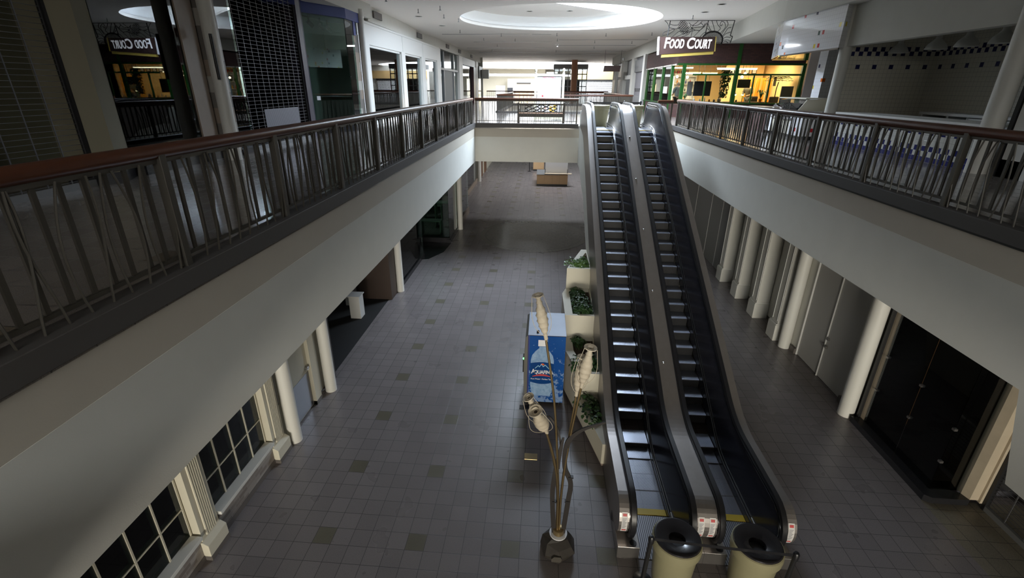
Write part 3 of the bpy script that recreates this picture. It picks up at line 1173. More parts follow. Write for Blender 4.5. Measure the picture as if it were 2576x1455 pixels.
# ------------------------------------------------------------------ stepped planter beside the escalator
def pl_x(y):
    ks = [(0.2, 3.30), (2.63, 2.66), (4.6, 2.62), (6.6, 3.22)]
    for (a, xa), (b, xb) in zip(ks, ks[1:]):
        if a <= y <= b:
            return xa + (xb - xa) * (y - a) / (b - a)
    return 3.3


planter = thing('planter', 'white stepped planter with four tiers climbing beside the escalator casing', 'planter', (3.3, 0.2, 0.0))
TIERS = [(0.2, 1.69, 0.57, 0.62), (1.69, 3.30, 1.15, 0.085), (3.30, 4.97, 1.73, 0.085), (4.97, 6.60, 2.31, 0.085)]
BEDS = []
for i, (ya, yb, zt, fr) in enumerate(TIERS):
    ys = [ya] + [b for b in (2.63, 4.6) if ya < b < yb] + [yb]
    outer = [(pl_x(y), y) for y in ys] + [(3.375, yb), (3.375, ya)]
    inner = []
    for y in ys:
        yy = y
        if y == ya:
            yy = ya + fr
        if y == yb:
            yy = yb - (0.02 if i < 3 else 0.30)
        inner.append((min(pl_x(yy) + 0.19, 3.33), yy))
    inner += [(3.35, yb - (0.02 if i < 3 else 0.30)), (3.35, ya + fr)]
    z0 = 0.10
    mb = MB()
    mb.loft([[(p[0], p[1], z0) for p in outer], [(p[0], p[1], zt) for p in outer], [(p[0], p[1], zt) for p in inner], [(p[0], p[1], zt - 0.22) for p in inner]], closed=True)
    mb.add([(p[0], p[1], z0) for p in outer], [tuple(range(len(outer)))])
    tr = mb.build('tier', M['cream'], planter)
    MB().add([(p[0], p[1], zt - 0.10) for p in inner], [tuple(range(len(inner)))]).build('soil', M['soil'], tr)
    BEDS.append((inner, zt - 0.10))
MB().prism([(3.32, 0.26), (2.73, 2.63), (2.69, 4.6), (3.26, 6.55), (3.375, 6.55), (3.375, 0.26)], 'z', 0.0, 0.10).build('toe_kick', M['stone'], planter)


def leaf_geo(mb, c, n, up, size):
    """a folded five-point leaf"""
    d = Vector(n).normalized()
    u = Vector(up)
    u = (u - d * u.dot(d))
    u = u.normalized() if u.length > 1e-4 else Vector((1, 0, 0))
    s_ = d.cross(u)
    c = Vector(c)
    P = [c, c + (u * 0.35 + s_ * 0.45 + d * 0.10) * size, c + (u * 0.75 + s_ * 0.32 + d * 0.05) * size, c + u * 1.1 * size - d * 0.12 * size, c + (u * 0.75 - s_ * 0.32 + d * 0.05) * size, c + (u * 0.35 - s_ * 0.45 + d * 0.10) * size, c + u * 0.5 * size]
    mb.add(P, [(0, 1, 6), (1, 2, 6), (2, 3, 6), (0, 6, 5), (6, 4, 5), (6, 3, 4)])


def inside(poly, x, y):
    r = False
    for (x1, y1), (x2, y2) in zip(poly, poly[1:] + poly[:1]):
        if (y1 > y) != (y2 > y) and x < (x2 - x1) * (y - y1) / (y2 - y1) + x1:
            r = not r
    return r


def ivy(label, poly, z, blobs, nleaf, hmax, seed, mat='leaf', spill=0.08):
    rd = random.Random(seed)
    xs, ys = [p[0] for p in poly], [p[1] for p in poly]
    mb = MB()
    st = MB()
    cx, cy = sum(xs) / len(xs), sum(ys) / len(ys)
    k = 0
    while k < nleaf:
        b = rd.choice(blobs)
        a, rr = rd.random() * 2 * PI, math.sqrt(rd.random())
        x, y = b[0] + math.cos(a) * rr * b[2], b[1] + math.sin(a) * rr * b[3]
        if not inside(poly, x, y) and rd.random() > spill * 2:
            continue
        h = hmax * (1 - 0.75 * rr * rr) * (0.35 + 0.65 * rd.random())
        nrm = (math.cos(a) * rr * 0.8 + rd.uniform(-.5, .5), math.sin(a) * rr * 0.8 + rd.uniform(-.6, .3), 0.9)
        upv = (rd.uniform(-1, 1), rd.uniform(-1, 1), rd.uniform(-.6, .2))
        leaf_geo(mb, (x, y, z + 0.03 + h), nrm, upv, rd.uniform(0.05, 0.095))
        if k % 9 == 0:
            st.tube([(x * 0.6 + cx * 0.4, y * 0.6 + cy * 0.4, z), (x, y, z + 0.03 + h)], 0.004, 4)
        k += 1
    t = thing('ivy_plant', label, 'plant', (cx, cy, z), 'ivy in the stepped planter')
    mb.build('leaves', M[mat], t, fix=False)
    st.build('stem', M['leaf2'], t)
    return t


ivy('leafy ivy filling the lowest planter tier beside the bronze blade', BEDS[0][0] + [], BEDS[0][1], [(3.18, 1.25, 0.22, 0.42), (3.05, 1.55, 0.22, 0.25), (3.22, 0.95, 0.15, 0.3)], 520, 0.24, 1)
ivy('sparse ivy with bare soil in the second planter tier behind the ivory pods', BEDS[1][0], BEDS[1][1], [(2.95, 2.0, 0.2, 0.2), (3.22, 2.2, 0.14, 0.42), (2.98, 3.1, 0.2, 0.14), (2.85, 2.2, 0.12, 0.3)], 300, 0.2, 2)
ivy('dense dark ivy in the third planter tier above the vending machine', BEDS[2][0], BEDS[2][1], [(3.08, 4.0, 0.28, 0.7), (3.0, 4.6, 0.22, 0.3), (3.1, 3.6, 0.26, 0.3)], 700, 0.26, 3)
ivy('pale ivy trailing over the rim of the topmost planter tier', BEDS[3][0], BEDS[3][1], [(3.12, 5.3, 0.22, 0.3), (2.9, 5.4, 0.22, 0.35), (3.2, 5.5, 0.15, 0.35)], 440, 0.22, 4, 'leaf2', 0.3)

# ------------------------------------------------------------------ drinks vending machine
VX0, VX1, VY0, VY1, VZ = 1.80, 2.62, 2.04, 3.16, 1.83
vm = thing('vending_machine', 'blue water vending machine standing against the stepped planter', 'vending machine', (2.2, 2.6, 0.0))
vm_blue = NT('splash_print')
_P, _x, _y2, _z = vm_blue.pos()
_n = vm_blue.noise(_P, 9.0, 6.0, 0.75)
_edge = vm_blue.m2('SUBTRACT', 1.15, vm_blue.m2('MULTIPLY', _z, 0.75))
_sp = vm_blue.m2('GREATER_THAN', vm_blue.m2('ADD', _n, vm_blue.m2('MULTIPLY', _edge, 0.16)), 0.635)
_c = vm_blue.mix(vm_blue.noise(_P, 2.0, 2.0), (0.006, 0.045, 0.22), (0.012, 0.10, 0.36))
_c = vm_blue.mix(vm_blue.m2('MULTIPLY', _sp, 0.55), _c, (0.35, 0.50, 0.72))
M['splash'] = vm_blue.fin(_c, 0.22)
MB().box(VX0, VX1, VY0 + 0.012, VY1, 0.10, VZ).build('body', M['blue'], vm, bevel=0.008)
MB().box(VX0 - 0.005, VX1 + 0.01, VY0 - 0.005, VY1 + 0.005, VZ, VZ + 0.012).build('top_sheet', M['vendtop'], vm, bevel=0.004)
sp_ = MB().box(VX0 + 0.035, VX1, VY0, VY0 + 0.012, 0.10, VZ - 0.01).build('side_panel', M['splash'], vm)
for (x, y) in ((VX0 + 0.08, VY0 + 0.08), (VX1 - 0.08, VY0 + 0.08), (VX0 + 0.08, VY1 - 0.08), (VX1 - 0.08, VY1 - 0.08)):
    MB().tube([(x, y, 0.0), (x, y, 0.10)], 0.03, 10).build('foot', M['black'], vm)
dr_ = MB().prism([(VX0, 0.12), (VX0, VZ - 0.01), (VX0 - 0.05, VZ - 0.05), (VX0 - 0.085, 1.2), (VX0 - 0.085, 0.7), (VX0 - 0.06, 0.14)], 'y', VY0 + 0.01, VY1 - 0.01).build('door', M['greyplastic'], vm, bevel=0.006)
MB().box(VX0 - 0.115, VX0 - 0.085, VY0 + 0.20, VY0 + 0.36, 0.75, 1.15).build('coin_panel', M['black'], dr_, bevel=0.004)
MB().lathe([(0.02, -0.015), (0.02, 0.015)], (VX0 - 0.09, VY0 + 0.06, 1.20), 10).build('ready_light', emit('green_light', (0.1, 1.0, 0.15), 3.0), dr_)
MB().lathe([(0.028, 0), (0.028, 0.035), (0.012, 0.05)], (VX0 + 0.21, VY0 + 0.14, VZ + 0.012), 10).build('top_knob', M['rubber'], vm)


def vu(u, v, d=0.003):
    return (VX0 + 0.035 + u * (VX1 - VX0 - 0.035), VY0 - d, 0.10 + v * (VZ - 0.11))


M['bottle'] = NT('bottle_print')
_P, _x, _y2, _z = M['bottle'].pos()
_n = M['bottle'].noise(_P, 12.0, 5.0, 0.7)
M['bottle'] = M['bottle'].fin(M['bottle'].mix(_n, (0.04, 0.16, 0.40), (0.50, 0.66, 0.82)), 0.2)
prof = [(0.42, 0.845), (0.42, 0.82), (0.56, 0.77), (0.66, 0.71), (0.70, 0.64), (0.70, 0.60)]
def bottle_poly(pr, c=0.40):
    return [vu(c + (u - 0.28 if u < 0 else u - 0.28) * 0 + (u - 0.28) * 1.0, v) for u, v in pr]
bc = 0.37
half = [(0.10, 0.85), (0.10, 0.825), (0.20, 0.78), (0.29, 0.72), (0.325, 0.65), (0.325, 0.60)]
poly = [vu(bc + a, v) for a, v in half] + [vu(bc - a, v) for a, v in reversed(half)]
pb = MB().add(poly, [tuple(range(len(poly)))])
half2 = [(0.33, 0.31), (0.32, 0.24), (0.29, 0.16), (0.25, 0.10)]
poly2 = [vu(bc + a, v) for a, v in half2] + [vu(bc - a, v) for a, v in reversed(half2)]
pb.build('printed_bottle', M['bottle'], sp_, fix=False)
MB().add(poly2, [tuple(range(len(poly2)))]).build('printed_bottle_foot', M['bottle'], sp_, fix=False)
mb = MB().add([vu(bc - 0.13, 0.945, .004), vu(bc + 0.13, 0.945, .004), vu(bc + 0.13, 0.855, .004), vu(bc - 0.13, 0.855, .004)], [(0, 1, 2, 3)])
mb.build('printed_cap', M['paper'], sp_, fix=False)
lab = MB()
top = [vu(bc - 0.33 + 0.66 * k / 10, 0.60 + 0.02 * math.sin(PI * k / 10), .005) for k in range(11)]
bot = [vu(bc - 0.33 + 0.66 * k / 10, 0.315 - 0.03 * math.sin(PI * k / 10), .005) for k in range(11)]
lab.loft([top, bot])
lab.build('printed_label', plain('label_blue', (0.006, 0.05, 0.20), 0.2), sp_, fix=False)
mt = MB()
for pts in ([(-.20, .53), (-.11, .575), (-.075, .555), (-.02, .595), (.03, .56), (.09, .585), (.20, .53)],):
    a = [vu(bc + u, v, .007) for u, v in pts]
    b = [vu(bc + u, v - 0.014, .007) for u, v in pts]
    mt.loft([a, b])
mt.build('printed_mountains', plain('print_teal', (0.30, 0.55, 0.70), 0.3), sp_, fix=False)
sn = MB()
c_ = vu(bc + 0.01, 0.575, .006)
sn.add([c_] + [(c_[0] + 0.045 * math.cos(PI * k / 10), c_[1], c_[2] + 0.045 * math.sin(PI * k / 10)) for k in range(11)], [(0, k + 1, k + 2) for k in range(10)])
sn.build('printed_sun', plain('print_orange', (0.75, 0.12, 0.02), 0.3), sp_, fix=False)
sw = MB()
sw.loft([[vu(bc - 0.27 + 0.54 * k / 12, 0.405 + 0.035 * math.sin(PI * k / 12), .007) for k in range(13)], [vu(bc - 0.27 + 0.54 * k / 12, 0.395 + 0.016 * math.sin(PI * k / 12), .007) for k in range(13)]])
sw.build('printed_swoosh', M['redink'], sp_, fix=False)
text_mesh('brand_lettering', 'A', 0.165, M['paper'], vu(bc - 0.245, 0.475, .008), (1, 0, 0), (0, 0, 1), sp_, 0.001, 0.004, squeeze=0.85)
text_mesh('brand_lettering', 'QUAFIN', 0.125, M['paper'], vu(bc + 0.0, 0.468, .008), (1, 0, 0), (0, 0, 1), sp_, 0.001, 0.004, squeeze=0.76)
text_mesh('brand_lettering', 'A', 0.165, M['paper'], vu(bc + 0.262, 0.475, .008), (1, 0, 0), (0, 0, 1), sp_, 0.001, 0.004, squeeze=0.85)
text_mesh('tagline', 'Pure Water \u2022 Perfect Taste', 0.052, M['paper'], vu(bc, 0.362, .008), (1, 0, 0), (0, 0, 1), sp_, 0.001, 0.0005, squeeze=0.85)

# ------------------------------------------------------------------ floor boxes
mb = MB().prism([(1.64, 1.86), (1.95, 1.86), (1.95, 2.00), (1.64, 2.00)], 'z', 0.0, 0.012)
tag(mb.build('floor_mat', M['black'], None, loc=(1.8, 1.93, 0)), 'small black mat half under the vending machine door', 'mat')
mb = MB().box(1.82, 2.08, 0.29, 0.46, 0.0, 0.014)
tag(mb.build('floor_outlet_cover', M['brass'], None, loc=(1.95, 0.37, 0), bevel=0.004), 'small brass outlet cover set in the floor tiles', 'floor outlet')

# ------------------------------------------------------------------ flower sculpture
BX, BY = 2.43, -1.60
fs = thing('flower_sculpture', 'tall sculpture of ivory seed pods on brass stems rising from a dark rock', 'sculpture', (BX, BY, 0.0))
rk = MB()
rd = random.Random(5)
rings = [(0.255, 0.0), (0.285, 0.10), (0.235, 0.24), (0.165, 0.33), (0.10, 0.345)]
rows = []
for i, (r_, z) in enumerate(rings):
    row = []
    for k in range(7):
        a = 2 * PI * k / 7 + 0.25 + 0.12 * (i % 2)
        rr = r_ * (1 + rd.uniform(-.08, .08))
        row.append((BX + rr * math.cos(a), BY + rr * math.sin(a) * 1.0, z + (rd.uniform(-.015, .015) if 0 < i < 4 else 0)))
    rows.append(row)
rk.loft(rows, closed=True)
rk.add(rows[0], [tuple(range(7))])
rk.add(rows[-1], [tuple(range(7))])
rk.build('rock_base', M['rock'], fs)
MB().prism([(2.33, 0.05), (2.47, 0.05), (2.49, 0.11), (2.47, 0.16), (2.37, 0.16), (2.33, 0.11)], 'y', BY - 0.283, BY - 0.24).build('plaque', M['rail'], fs)
MB().lathe([(0.135, 0.33), (0.14, 0.35), (0.10, 0.358)], (BX, BY, 0.0), 24).build('collar_ring', M['paper'], fs, smooth=True)
MB().lathe([(0.09, 0.345), (0.085, 0.44), (0.07, 0.45)], (BX, BY, 0.0), 20).build('socket', M['brass'], fs, smooth=True)


def curve(pts, n=16):
    """smooth Catmull-Rom through points"""
    P = [Vector(p) for p in pts]
    P = [P[0] * 2 - P[1]] + P + [P[-1] * 2 - P[-2]]
    out = []
    for i in range(1, len(P) - 2):
        for k in range(n):
            t = k / n
            out.append(0.5 * ((2 * P[i]) + (-P[i - 1] + P[i + 1]) * t + (2 * P[i - 1] - 5 * P[i] + 4 * P[i + 1] - P[i + 2]) * t * t + (-P[i - 1] + 3 * P[i] - 3 * P[i + 1] + P[i + 2]) * t ** 3))
    out.append(P[-2])
    return out


def pod(stem_pts, tip, r=0.075):
    st = MB().tube(curve(stem_pts, 10), [0.016] * (10 * (len(stem_pts) - 1)) + [0.014], 10).build('stem', M['brass'], fs, smooth=True)
    a, b = Vector(stem_pts[-1]), Vector(tip)
    ax = (b - a)
    L = ax.length
    ax.normalize()
    u = ax.cross(Vector((0, 1, 0))).normalized()
    v = ax.cross(u)
    cap = MB().tube([a - ax * 0.05, a + ax * 0.03], 0.026, 12).build('socket', M['fabric'], st)
    # ruffled fabric cover: seven bulges
    rows = []
    N = 43
    for i in range(N):
        t = i / (N - 1)
        env = r * (0.28 + 0.72 * math.sin(PI * min(1.0, t * 1.18 + 0.02)) ** 0.8) if t < 0.80 else r * (0.62 - 0.35 * math.sin((t - 0.80) / 0.2 * PI / 1) * 0.6)
        sc = 1.0 - 0.16 * abs(math.cos(PI * t * 7))
        row = []
        for k in range(18):
            q = 2 * PI * k / 18
            rr = env * sc * (1 + 0.03 * math.sin(5 * q + i))
            row.append(a + ax * (0.03 + (L - 0.03) * t) + (u * math.cos(q) + v * math.sin(q)) * rr)
        rows.append(row)
    pd = MB().loft(rows, closed=True).build('pod', M['fabric'], st, smooth=True)
    dk = MB()
    ring1 = [b + (u * math.cos(2 * PI * k / 20) + v * math.sin(2 * PI * k / 20)) * r * 0.95 for k in range(20)]
    ring2 = [b - ax * 0.03 + (u * math.cos(2 * PI * k / 20) + v * math.sin(2 * PI * k / 20)) * r * 0.25 for k in range(20)]
    ring0 = [b - ax * 0.012 + (u * math.cos(2 * PI * k / 20) + v * math.sin(2 * PI * k / 20)) * r * 0.97 for k in range(20)]
    dk.loft([ring0, ring1, ring2], closed=True)
    dk.build('disc', M['fabric'], pd)
    dk2 = MB().tube([b - ax * 0.04, b - ax * 0.028], r * 0.24, 14).build('disc_hole', M['darkbrown'], pd)
    for k in range(3):
        q = 2 * PI * k / 3 + 0.5
        d_ = u * math.cos(q) + v * math.sin(q)
        pts = []
        for i in range(13):
            t = i / 12
            pts.append(a + ax * L * t + d_ * (0.015 + r * 1.45 * math.sin(PI * t ** 0.85) + r * 0.9 * t ** 3))
        MB().tube(pts, 0.0036, 5).build('wire', M['fabric'], pd, smooth=True)


S0 = 0.40
pod([(2.42, BY, S0), (2.385, BY, 1.3), (2.27, BY, 2.75), (2.105, BY, 3.85)], (1.985, BY, 4.43), 0.078)
pod([(2.44, BY - 0.02, S0), (2.44, BY - 0.02, 1.2), (2.50, BY, 2.1), (2.62, BY, 3.13)], (2.692, BY - 0.03, 3.73), 0.090)
pod([(2.43, BY + 0.03, S0), (2.44, BY + 0.03, 1.2), (2.49, BY + 0.05, 2.05), (2.565, BY + 0.06, 2.95)], (2.61, BY + 0.08, 3.52), 0.075)
pod([(2.41, BY - 0.03, S0), (2.385, BY - 0.03, 1.2), (2.30, BY - 0.04, 1.85), (2.165, BY - 0.05, 2.36)], (2.00, BY - 0.18, 2.80), 0.105)
pod([(2.40, BY + 0.02, S0), (2.375, BY + 0.02, 1.2), (2.29, BY + 0.03, 1.8), (2.125, BY + 0.05, 2.42)], (1.90, BY - 0.02, 2.90), 0.085)


def blade(pts, wid):
    c = curve(pts, 8)
    mb = MB()
    n_ = len(c)
    rows = []
    for i, p in enumerate(c):
        w_ = wid * (1.0 if i < n_ * 0.7 else 1.0 - 0.65 * (i - n_ * 0.7) / (n_ * 0.3))
        t = (c[min(i + 1, n_ - 1)] - c[max(i - 1, 0)]).normalized()
        sdir = Vector((t.z, 0, -t.x)).normalized()
        ndir = Vector((0, 1, 0))
        rows.append([p + sdir * w_ + ndir * 0.006, p - sdir * w_ + ndir * 0.006, p - sdir * w_ - ndir * 0.016, p + sdir * w_ - ndir * 0.016])
    mb.loft(rows, closed=True)
    mb.add(rows[-1], [(0, 1, 2, 3)])
    o = mb.build('leaf_blade', M['leafmetal'], fs)
    return o


b1 = blade([(2.50, BY, 0.36), (2.545, BY, 1.0), (2.565, BY, 1.38), (2.47, BY, 1.66), (2.455, BY, 1.95), (2.50, BY, 2.18), (2.66, BY, 2.37), (2.985, BY, 2.53)], 0.036)
b2 = blade([(2.36, BY, 0.36), (2.325, BY, 0.8), (2.305, BY, 1.2), (2.33, BY, 1.55), (2.385, BY + 0.02, 1.95), (2.42, BY + 0.03, 2.2)], 0.036)
b3 = blade([(2.38, BY + 0.05, 1.6), (2.39, BY + 0.06, 2.0), (2.33, BY + 0.08, 2.3), (2.22, BY + 0.1, 2.48), (2.12, BY + 0.1, 2.53)], 0.014)
for (b_, p, q) in ((b1, (2.50, BY, 1.02), 0.05), (b1, (2.53, BY, 1.50), 0.05), (b2, (2.315, BY, 1.0), 0.05)):
    MB().box(p[0] - q + 0.045, p[0] + q + 0.02, p[1] - 0.025, p[1] + 0.025, p[2] - 0.012, p[2] + 0.012).build('band', M['black'], b_)

# ------------------------------------------------------------------ bins and belt posts at the foot of the escalators
def bin_(label, x, y, z, lid=True, h=0.83, r=0.345, group='cream bins'):
    t = thing('litter_bin', label, 'bin', (x, y, z), group)
    prof = [(r * 0.76, 0.0), (r * 0.79, 0.02), (r * 0.90, h * 0.72), (r * 0.93, h * 0.80), (r * 1.0, h * 0.82), (r * 1.02, h * 0.90), (r * 1.0, h), (r * 0.955, h + 0.012), (r * 0.92, h), (r * 0.90, h - 0.06)]
    MB().lathe(prof, (x, y, z), 40, cap=False).lathe([(r * 0.74, 0.0), (0.0, 0.0)], (x, y, z), 40, cap=False).build('body', M['can'], t, smooth=True)
    if lid:
        o = MB().lathe([(r * 0.95, h + 0.004), (r * 0.93, h + 0.03), (r * 0.85, h + 0.035), (r * 0.34, h - 0.02), (r * 0.30, h - 0.05), (r * 0.30, h - 0.09)], (x, y, z), 40, cap=False).build('lid', M['canlid'], t, smooth=True)
        MB().lathe([(r * 0.31, h - 0.085), (0.0, h - 0.085)], (x, y, z), 24, cap=False).build('opening', M['black'], o)
    else:
        MB().lathe([(r * 0.90, h - 0.07), (0.0, h - 0.07)], (x, y, z), 32, cap=False).build('liner', M['can'], t)
    return t


bin_('lidded cream litter bin at the foot of the escalator nearer the planters', 4.11, -1.95, 0.0)
bin_('lidded cream litter bin at the foot of the escalator farther from the planters', 5.23, -1.95, 0.0)
bin_('open cream bin at the head of the escalator nearer the planters', 4.18, 13.05, UF, False, 0.78, 0.36)
bin_('open cream bin at the head of the escalator nearer the food court', 5.50, 13.05, UF, False, 0.78, 0.36)


def belt_post(label, x, y, z, h=0.98, lean=(0, 0)):
    t = thing('belt_post', label, 'stanchion', (x, y, z), 'belt barrier posts')
    MB().lathe([(0.14, 0.0), (0.14, 0.018), (0.05, 0.045), (0.035, 0.06)], (x, y, z), 24).build('base', M['black'], t, smooth=True)
    MB().tube([(x, y, z + 0.05), (x + lean[0], y + lean[1], z + h)], 0.032, 14).build('pole', M['black'], t, smooth=True)
    MB().lathe([(0.040, -0.09), (0.042, 0.0), (0.030, 0.022), (0.0, 0.026)], (x + lean[0], y + lean[1], z + h), 16).build('belt_head', M['rubber'], t, smooth=True)
    return t


def belt(label, a, b, sag=0.0, hgt=0.025):
    pts = []
    mb = MB()
    A, B = Vector(a), Vector(b)
    rows = []
    d = (B - A).normalized()
    nrm = Vector((-d.y, d.x, 0))
    for k in range(13):
        t = k / 12
        p = A + (B - A) * t
        p.z -= sag * math.sin(PI * t)
        rows.append([p + nrm * 0.002 + Vector((0, 0, hgt)), p - nrm * 0.002 + Vector((0, 0, hgt)), p - nrm * 0.002 - Vector((0, 0, hgt)), p + nrm * 0.002 - Vector((0, 0, hgt))])
    mb.loft(rows, closed=True)
    mb.add(rows[0], [(0, 1, 2, 3)])
    mb.add(rows[-1], [(0, 1, 2, 3)])
    o = mb.build('barrier_belt', M['rubber'], None, loc=a)
    return tag(o, label, 'barrier belt', 'barrier belts')


belt_post('black belt post on the planter side of the two lidded bins', 3.69, -2.03, 0.0, 0.97, (0.01, -0.06))
belt_post('black belt post on the open floor side of the two lidded bins', 5.63, -2.12, 0.0, 0.95, (0.0, -0.05))
belt('black belt strung across in front of both lidded bins', (3.73, -2.09, 0.94), (5.60, -2.17, 0.92), 0.01)
belt_post('slim black belt post at the head of the escalators, on the bench side', 3.88, 14.1, UF, 0.90)
belt_post('slim black belt post at the head of the escalators, on the food court side', 5.92, 14.1, UF, 0.90)
belt('black belt strung across the head of the escalators behind the open bins', (3.92, 14.1, 6.25), (5.88, 14.1, 6.25), 0.01, 0.035)
# ------------------------------------------------------------------ bench, map board, kiosks
def bench():
    x0, x1, y = 0.90, 2.76, 13.42
    t = thing('bench', 'dark wooden bench with lattice back standing behind the end railing', 'bench', ((x0 + x1) / 2, y, UF))
    z = UF
    for x in (x0, x1):
        MB().box(x - 0.035, x + 0.035, y - 0.035, y + 0.035, z, z + 0.86).build('leg', M['railbench'], t, bevel=0.006)
        MB().box(x - 0.035, x + 0.035, y + 0.50, y + 0.57, z, z + 0.62).build('leg', M['railbench'], t, bevel=0.006)
        MB().box(x - 0.03, x + 0.03, y + 0.03, y + 0.57, z + 0.60, z + 0.64).build('armrest', M['railbench'], t, bevel=0.006)
        MB().box(x - 0.02, x + 0.02, y + 0.03, y + 0.50, z + 0.34, z + 0.41).build('side_rail', M['railbench'], t)
    seat = MB()
    for k in range(6):
        seat.box(x0 - 0.01, x1 + 0.01, y + 0.04 + 0.09 * k, y + 0.04 + 0.09 * k + 0.075, z + 0.42, z + 0.445)
    seat.build('seat', M['brownwood'], t)
    MB().box(x0, x1, y - 0.02, y + 0.02, z + 0.30, z + 0.42).build('apron', M['railbench'], t)
    MB().box(x0, x1, y - 0.022, y + 0.022, z + 0.76, z + 0.82).build('top_rail', M['railbench'], t, bevel=0.005)
    MB().box(x0, x1, y - 0.02, y + 0.02, z + 0.47, z + 0.51).build('back_rail', M['railbench'], t)
    lat = MB()
    def stick(xa, za, xb, zb, r=0.021):
        lat.tube([(xa, y, z + za), (xb, y, z + zb)], r, 4)
    L = x1 - x0
    for u in (0.05, 0.10, 0.15, 0.49, 0.51, 0.85, 0.90, 0.95):
        stick(x0 + L * u, 0.49, x0 + L * u, 0.78, 0.013)
    for a in (0.15, 0.52):
        xa, xb = x0 + L * a, x0 + L * (a + 0.34)
        xm = (xa + xb) / 2
        stick(xa, 0.77, xb, 0.50)
        stick(xa, 0.50, xb, 0.77)
        q = (xb - xa) / 4
        stick(xa, 0.63, xa + q * 1.0, 0.57)
        stick(xa, 0.63, xa + q * 1.0, 0.70)
        stick(xb, 0.63, xb - q * 1.0, 0.57)
        stick(xb, 0.63, xb - q * 1.0, 0.70)
        stick(xm, 0.50, xm + q * 0.9, 0.57)
        stick(xm, 0.77, xm - q * 0.9, 0.70)
    lat.build('lattice', M['railbench'], t)
    return t


M['railbench'] = plain('weathered_dark_wood', (0.050, 0.043, 0.035), 0.5)
bench()


def map_board():
    M['cream_b'] = plain('board_cream', (0.40, 0.375, 0.29), 0.6)
    x0, x1, y, z = 1.52, 2.78, 16.2, UF
    t = thing('map_board', 'white mall map board in a cream frame with ball finials behind the bench', 'map board', ((x0 + x1) / 2, y, z))
    for x in (x0, x1):
        for yy in (y, y + 0.5):
            MB().box(x - 0.05, x + 0.05, yy - 0.05, yy + 0.05, z, z + 2.0).build('post', M['cream_b'], t, bevel=0.006)
            MB().lathe([(0.03, 0), (0.055, 0.02), (0.03, 0.06), (0.055, 0.13), (0.06, 0.16), (0.045, 0.21), (0.0, 0.235)], (x, yy, z + 2.0), 14).build('finial', M['cream_b'], t, smooth=True)
    for yy in (y, y + 0.5):
        MB().box(x0, x1, yy - 0.04, yy + 0.04, z + 1.90, z + 1.98).build('top_rail', M['cream_b'], t)
        MB().box(x0, x1, yy - 0.04, yy + 0.04, z + 0.05, z + 0.16).build('bottom_rail', M['cream_b'], t)
    MB().box(x1 - 0.03, x1 + 0.03, y, y + 0.5, z + 0.05, z + 1.98).build('side_panel', M['cream_b'], t)
    MB().box(x0 + 0.08, x1 - 0.10, y - 0.005, y + 0.02, z + 0.16, z + 1.90).build('panel', plain('map_face', (0.50, 0.50, 0.53), 0.6), t)
    yf = y - 0.008
    xc = (x0 + x1) / 2 - 0.01
    text_mesh('heading', 'FIESTA MALL', 0.105, M['redink'], (xc, yf, z + 1.83), (1, 0, 0), (0, 0, 1), t, 0.001)
    rows = MB()
    rdm = random.Random(9)
    for c in range(6):
        n_ = 14 if c in (1, 3) else 11
        for k in range(n_):
            xx = x0 + 0.14 + c * 0.175
            zz = z + 1.70 - k * 0.022
            rows.add([(xx, yf, zz), (xx + rdm.uniform(0.06, 0.13), yf, zz), (xx + 0.1, yf, zz - 0.006), (xx, yf, zz - 0.006)], [(0, 1, 2, 3)])
    rows.build('shop_list', M['greyink'], t, fix=False)
    MB().add([(xc - 0.32, yf, z + 1.02), (xc - 0.25, yf, z + 1.02), (xc - 0.25, yf, z + 1.10), (xc - 0.32, yf, z + 1.10)], [(0, 1, 2, 3)]).build('red_square', M['redink'], t, fix=False)
    text_mesh('map_title', 'DIRECTORY', 0.085, plain('pink_ink', (0.66, 0.52, 0.48), 0.5), (xc + 0.04, yf, z + 1.06), (1, 0, 0), (0, 0, 1), t, 0.001)
    orange, yellow, sand = plain('print_brick', (0.62, 0.18, 0.08), 0.5), plain('print_amber', (0.70, 0.40, 0.06), 0.5), plain('print_sand', (0.72, 0.62, 0.45), 0.5)
    def patch(nm, m, ps):
        mb = MB()
        for (a, b, c_, d_) in ps:
            mb.add([(a, yf, c_), (b, yf, c_), (b, yf, d_), (a, yf, d_)], [(0, 1, 2, 3)])
        return mb.build(nm, m, t, fix=False)
    X, Z = x0, z
    patch('level_bars', orange, [(X + .30, X + .50, Z + .90, Z + .925), (X + .72, X + .93, Z + .90, Z + .925), (X + .22, X + .36, Z + .34, Z + .40), (X + .46, X + .50, Z + .42, Z + .62), (X + .70, X + .74, Z + .36, Z + .42)])
    patch('map_blocks', sand, [(X + .24, X + .36, Z + .66, Z + .84), (X + .40, X + .50, Z + .62, Z + .86), (X + .68, X + .78, Z + .60, Z + .80), (X + .24, X + .42, Z + .44, Z + .58)])
    patch('map_anchor', yellow, [(X + .66, X + .80, Z + .42, Z + .62), (X + .84, X + .98, Z + .46, Z + .70), (X + .70, X + .90, Z + .36, Z + .42)])
    return t


map_board()


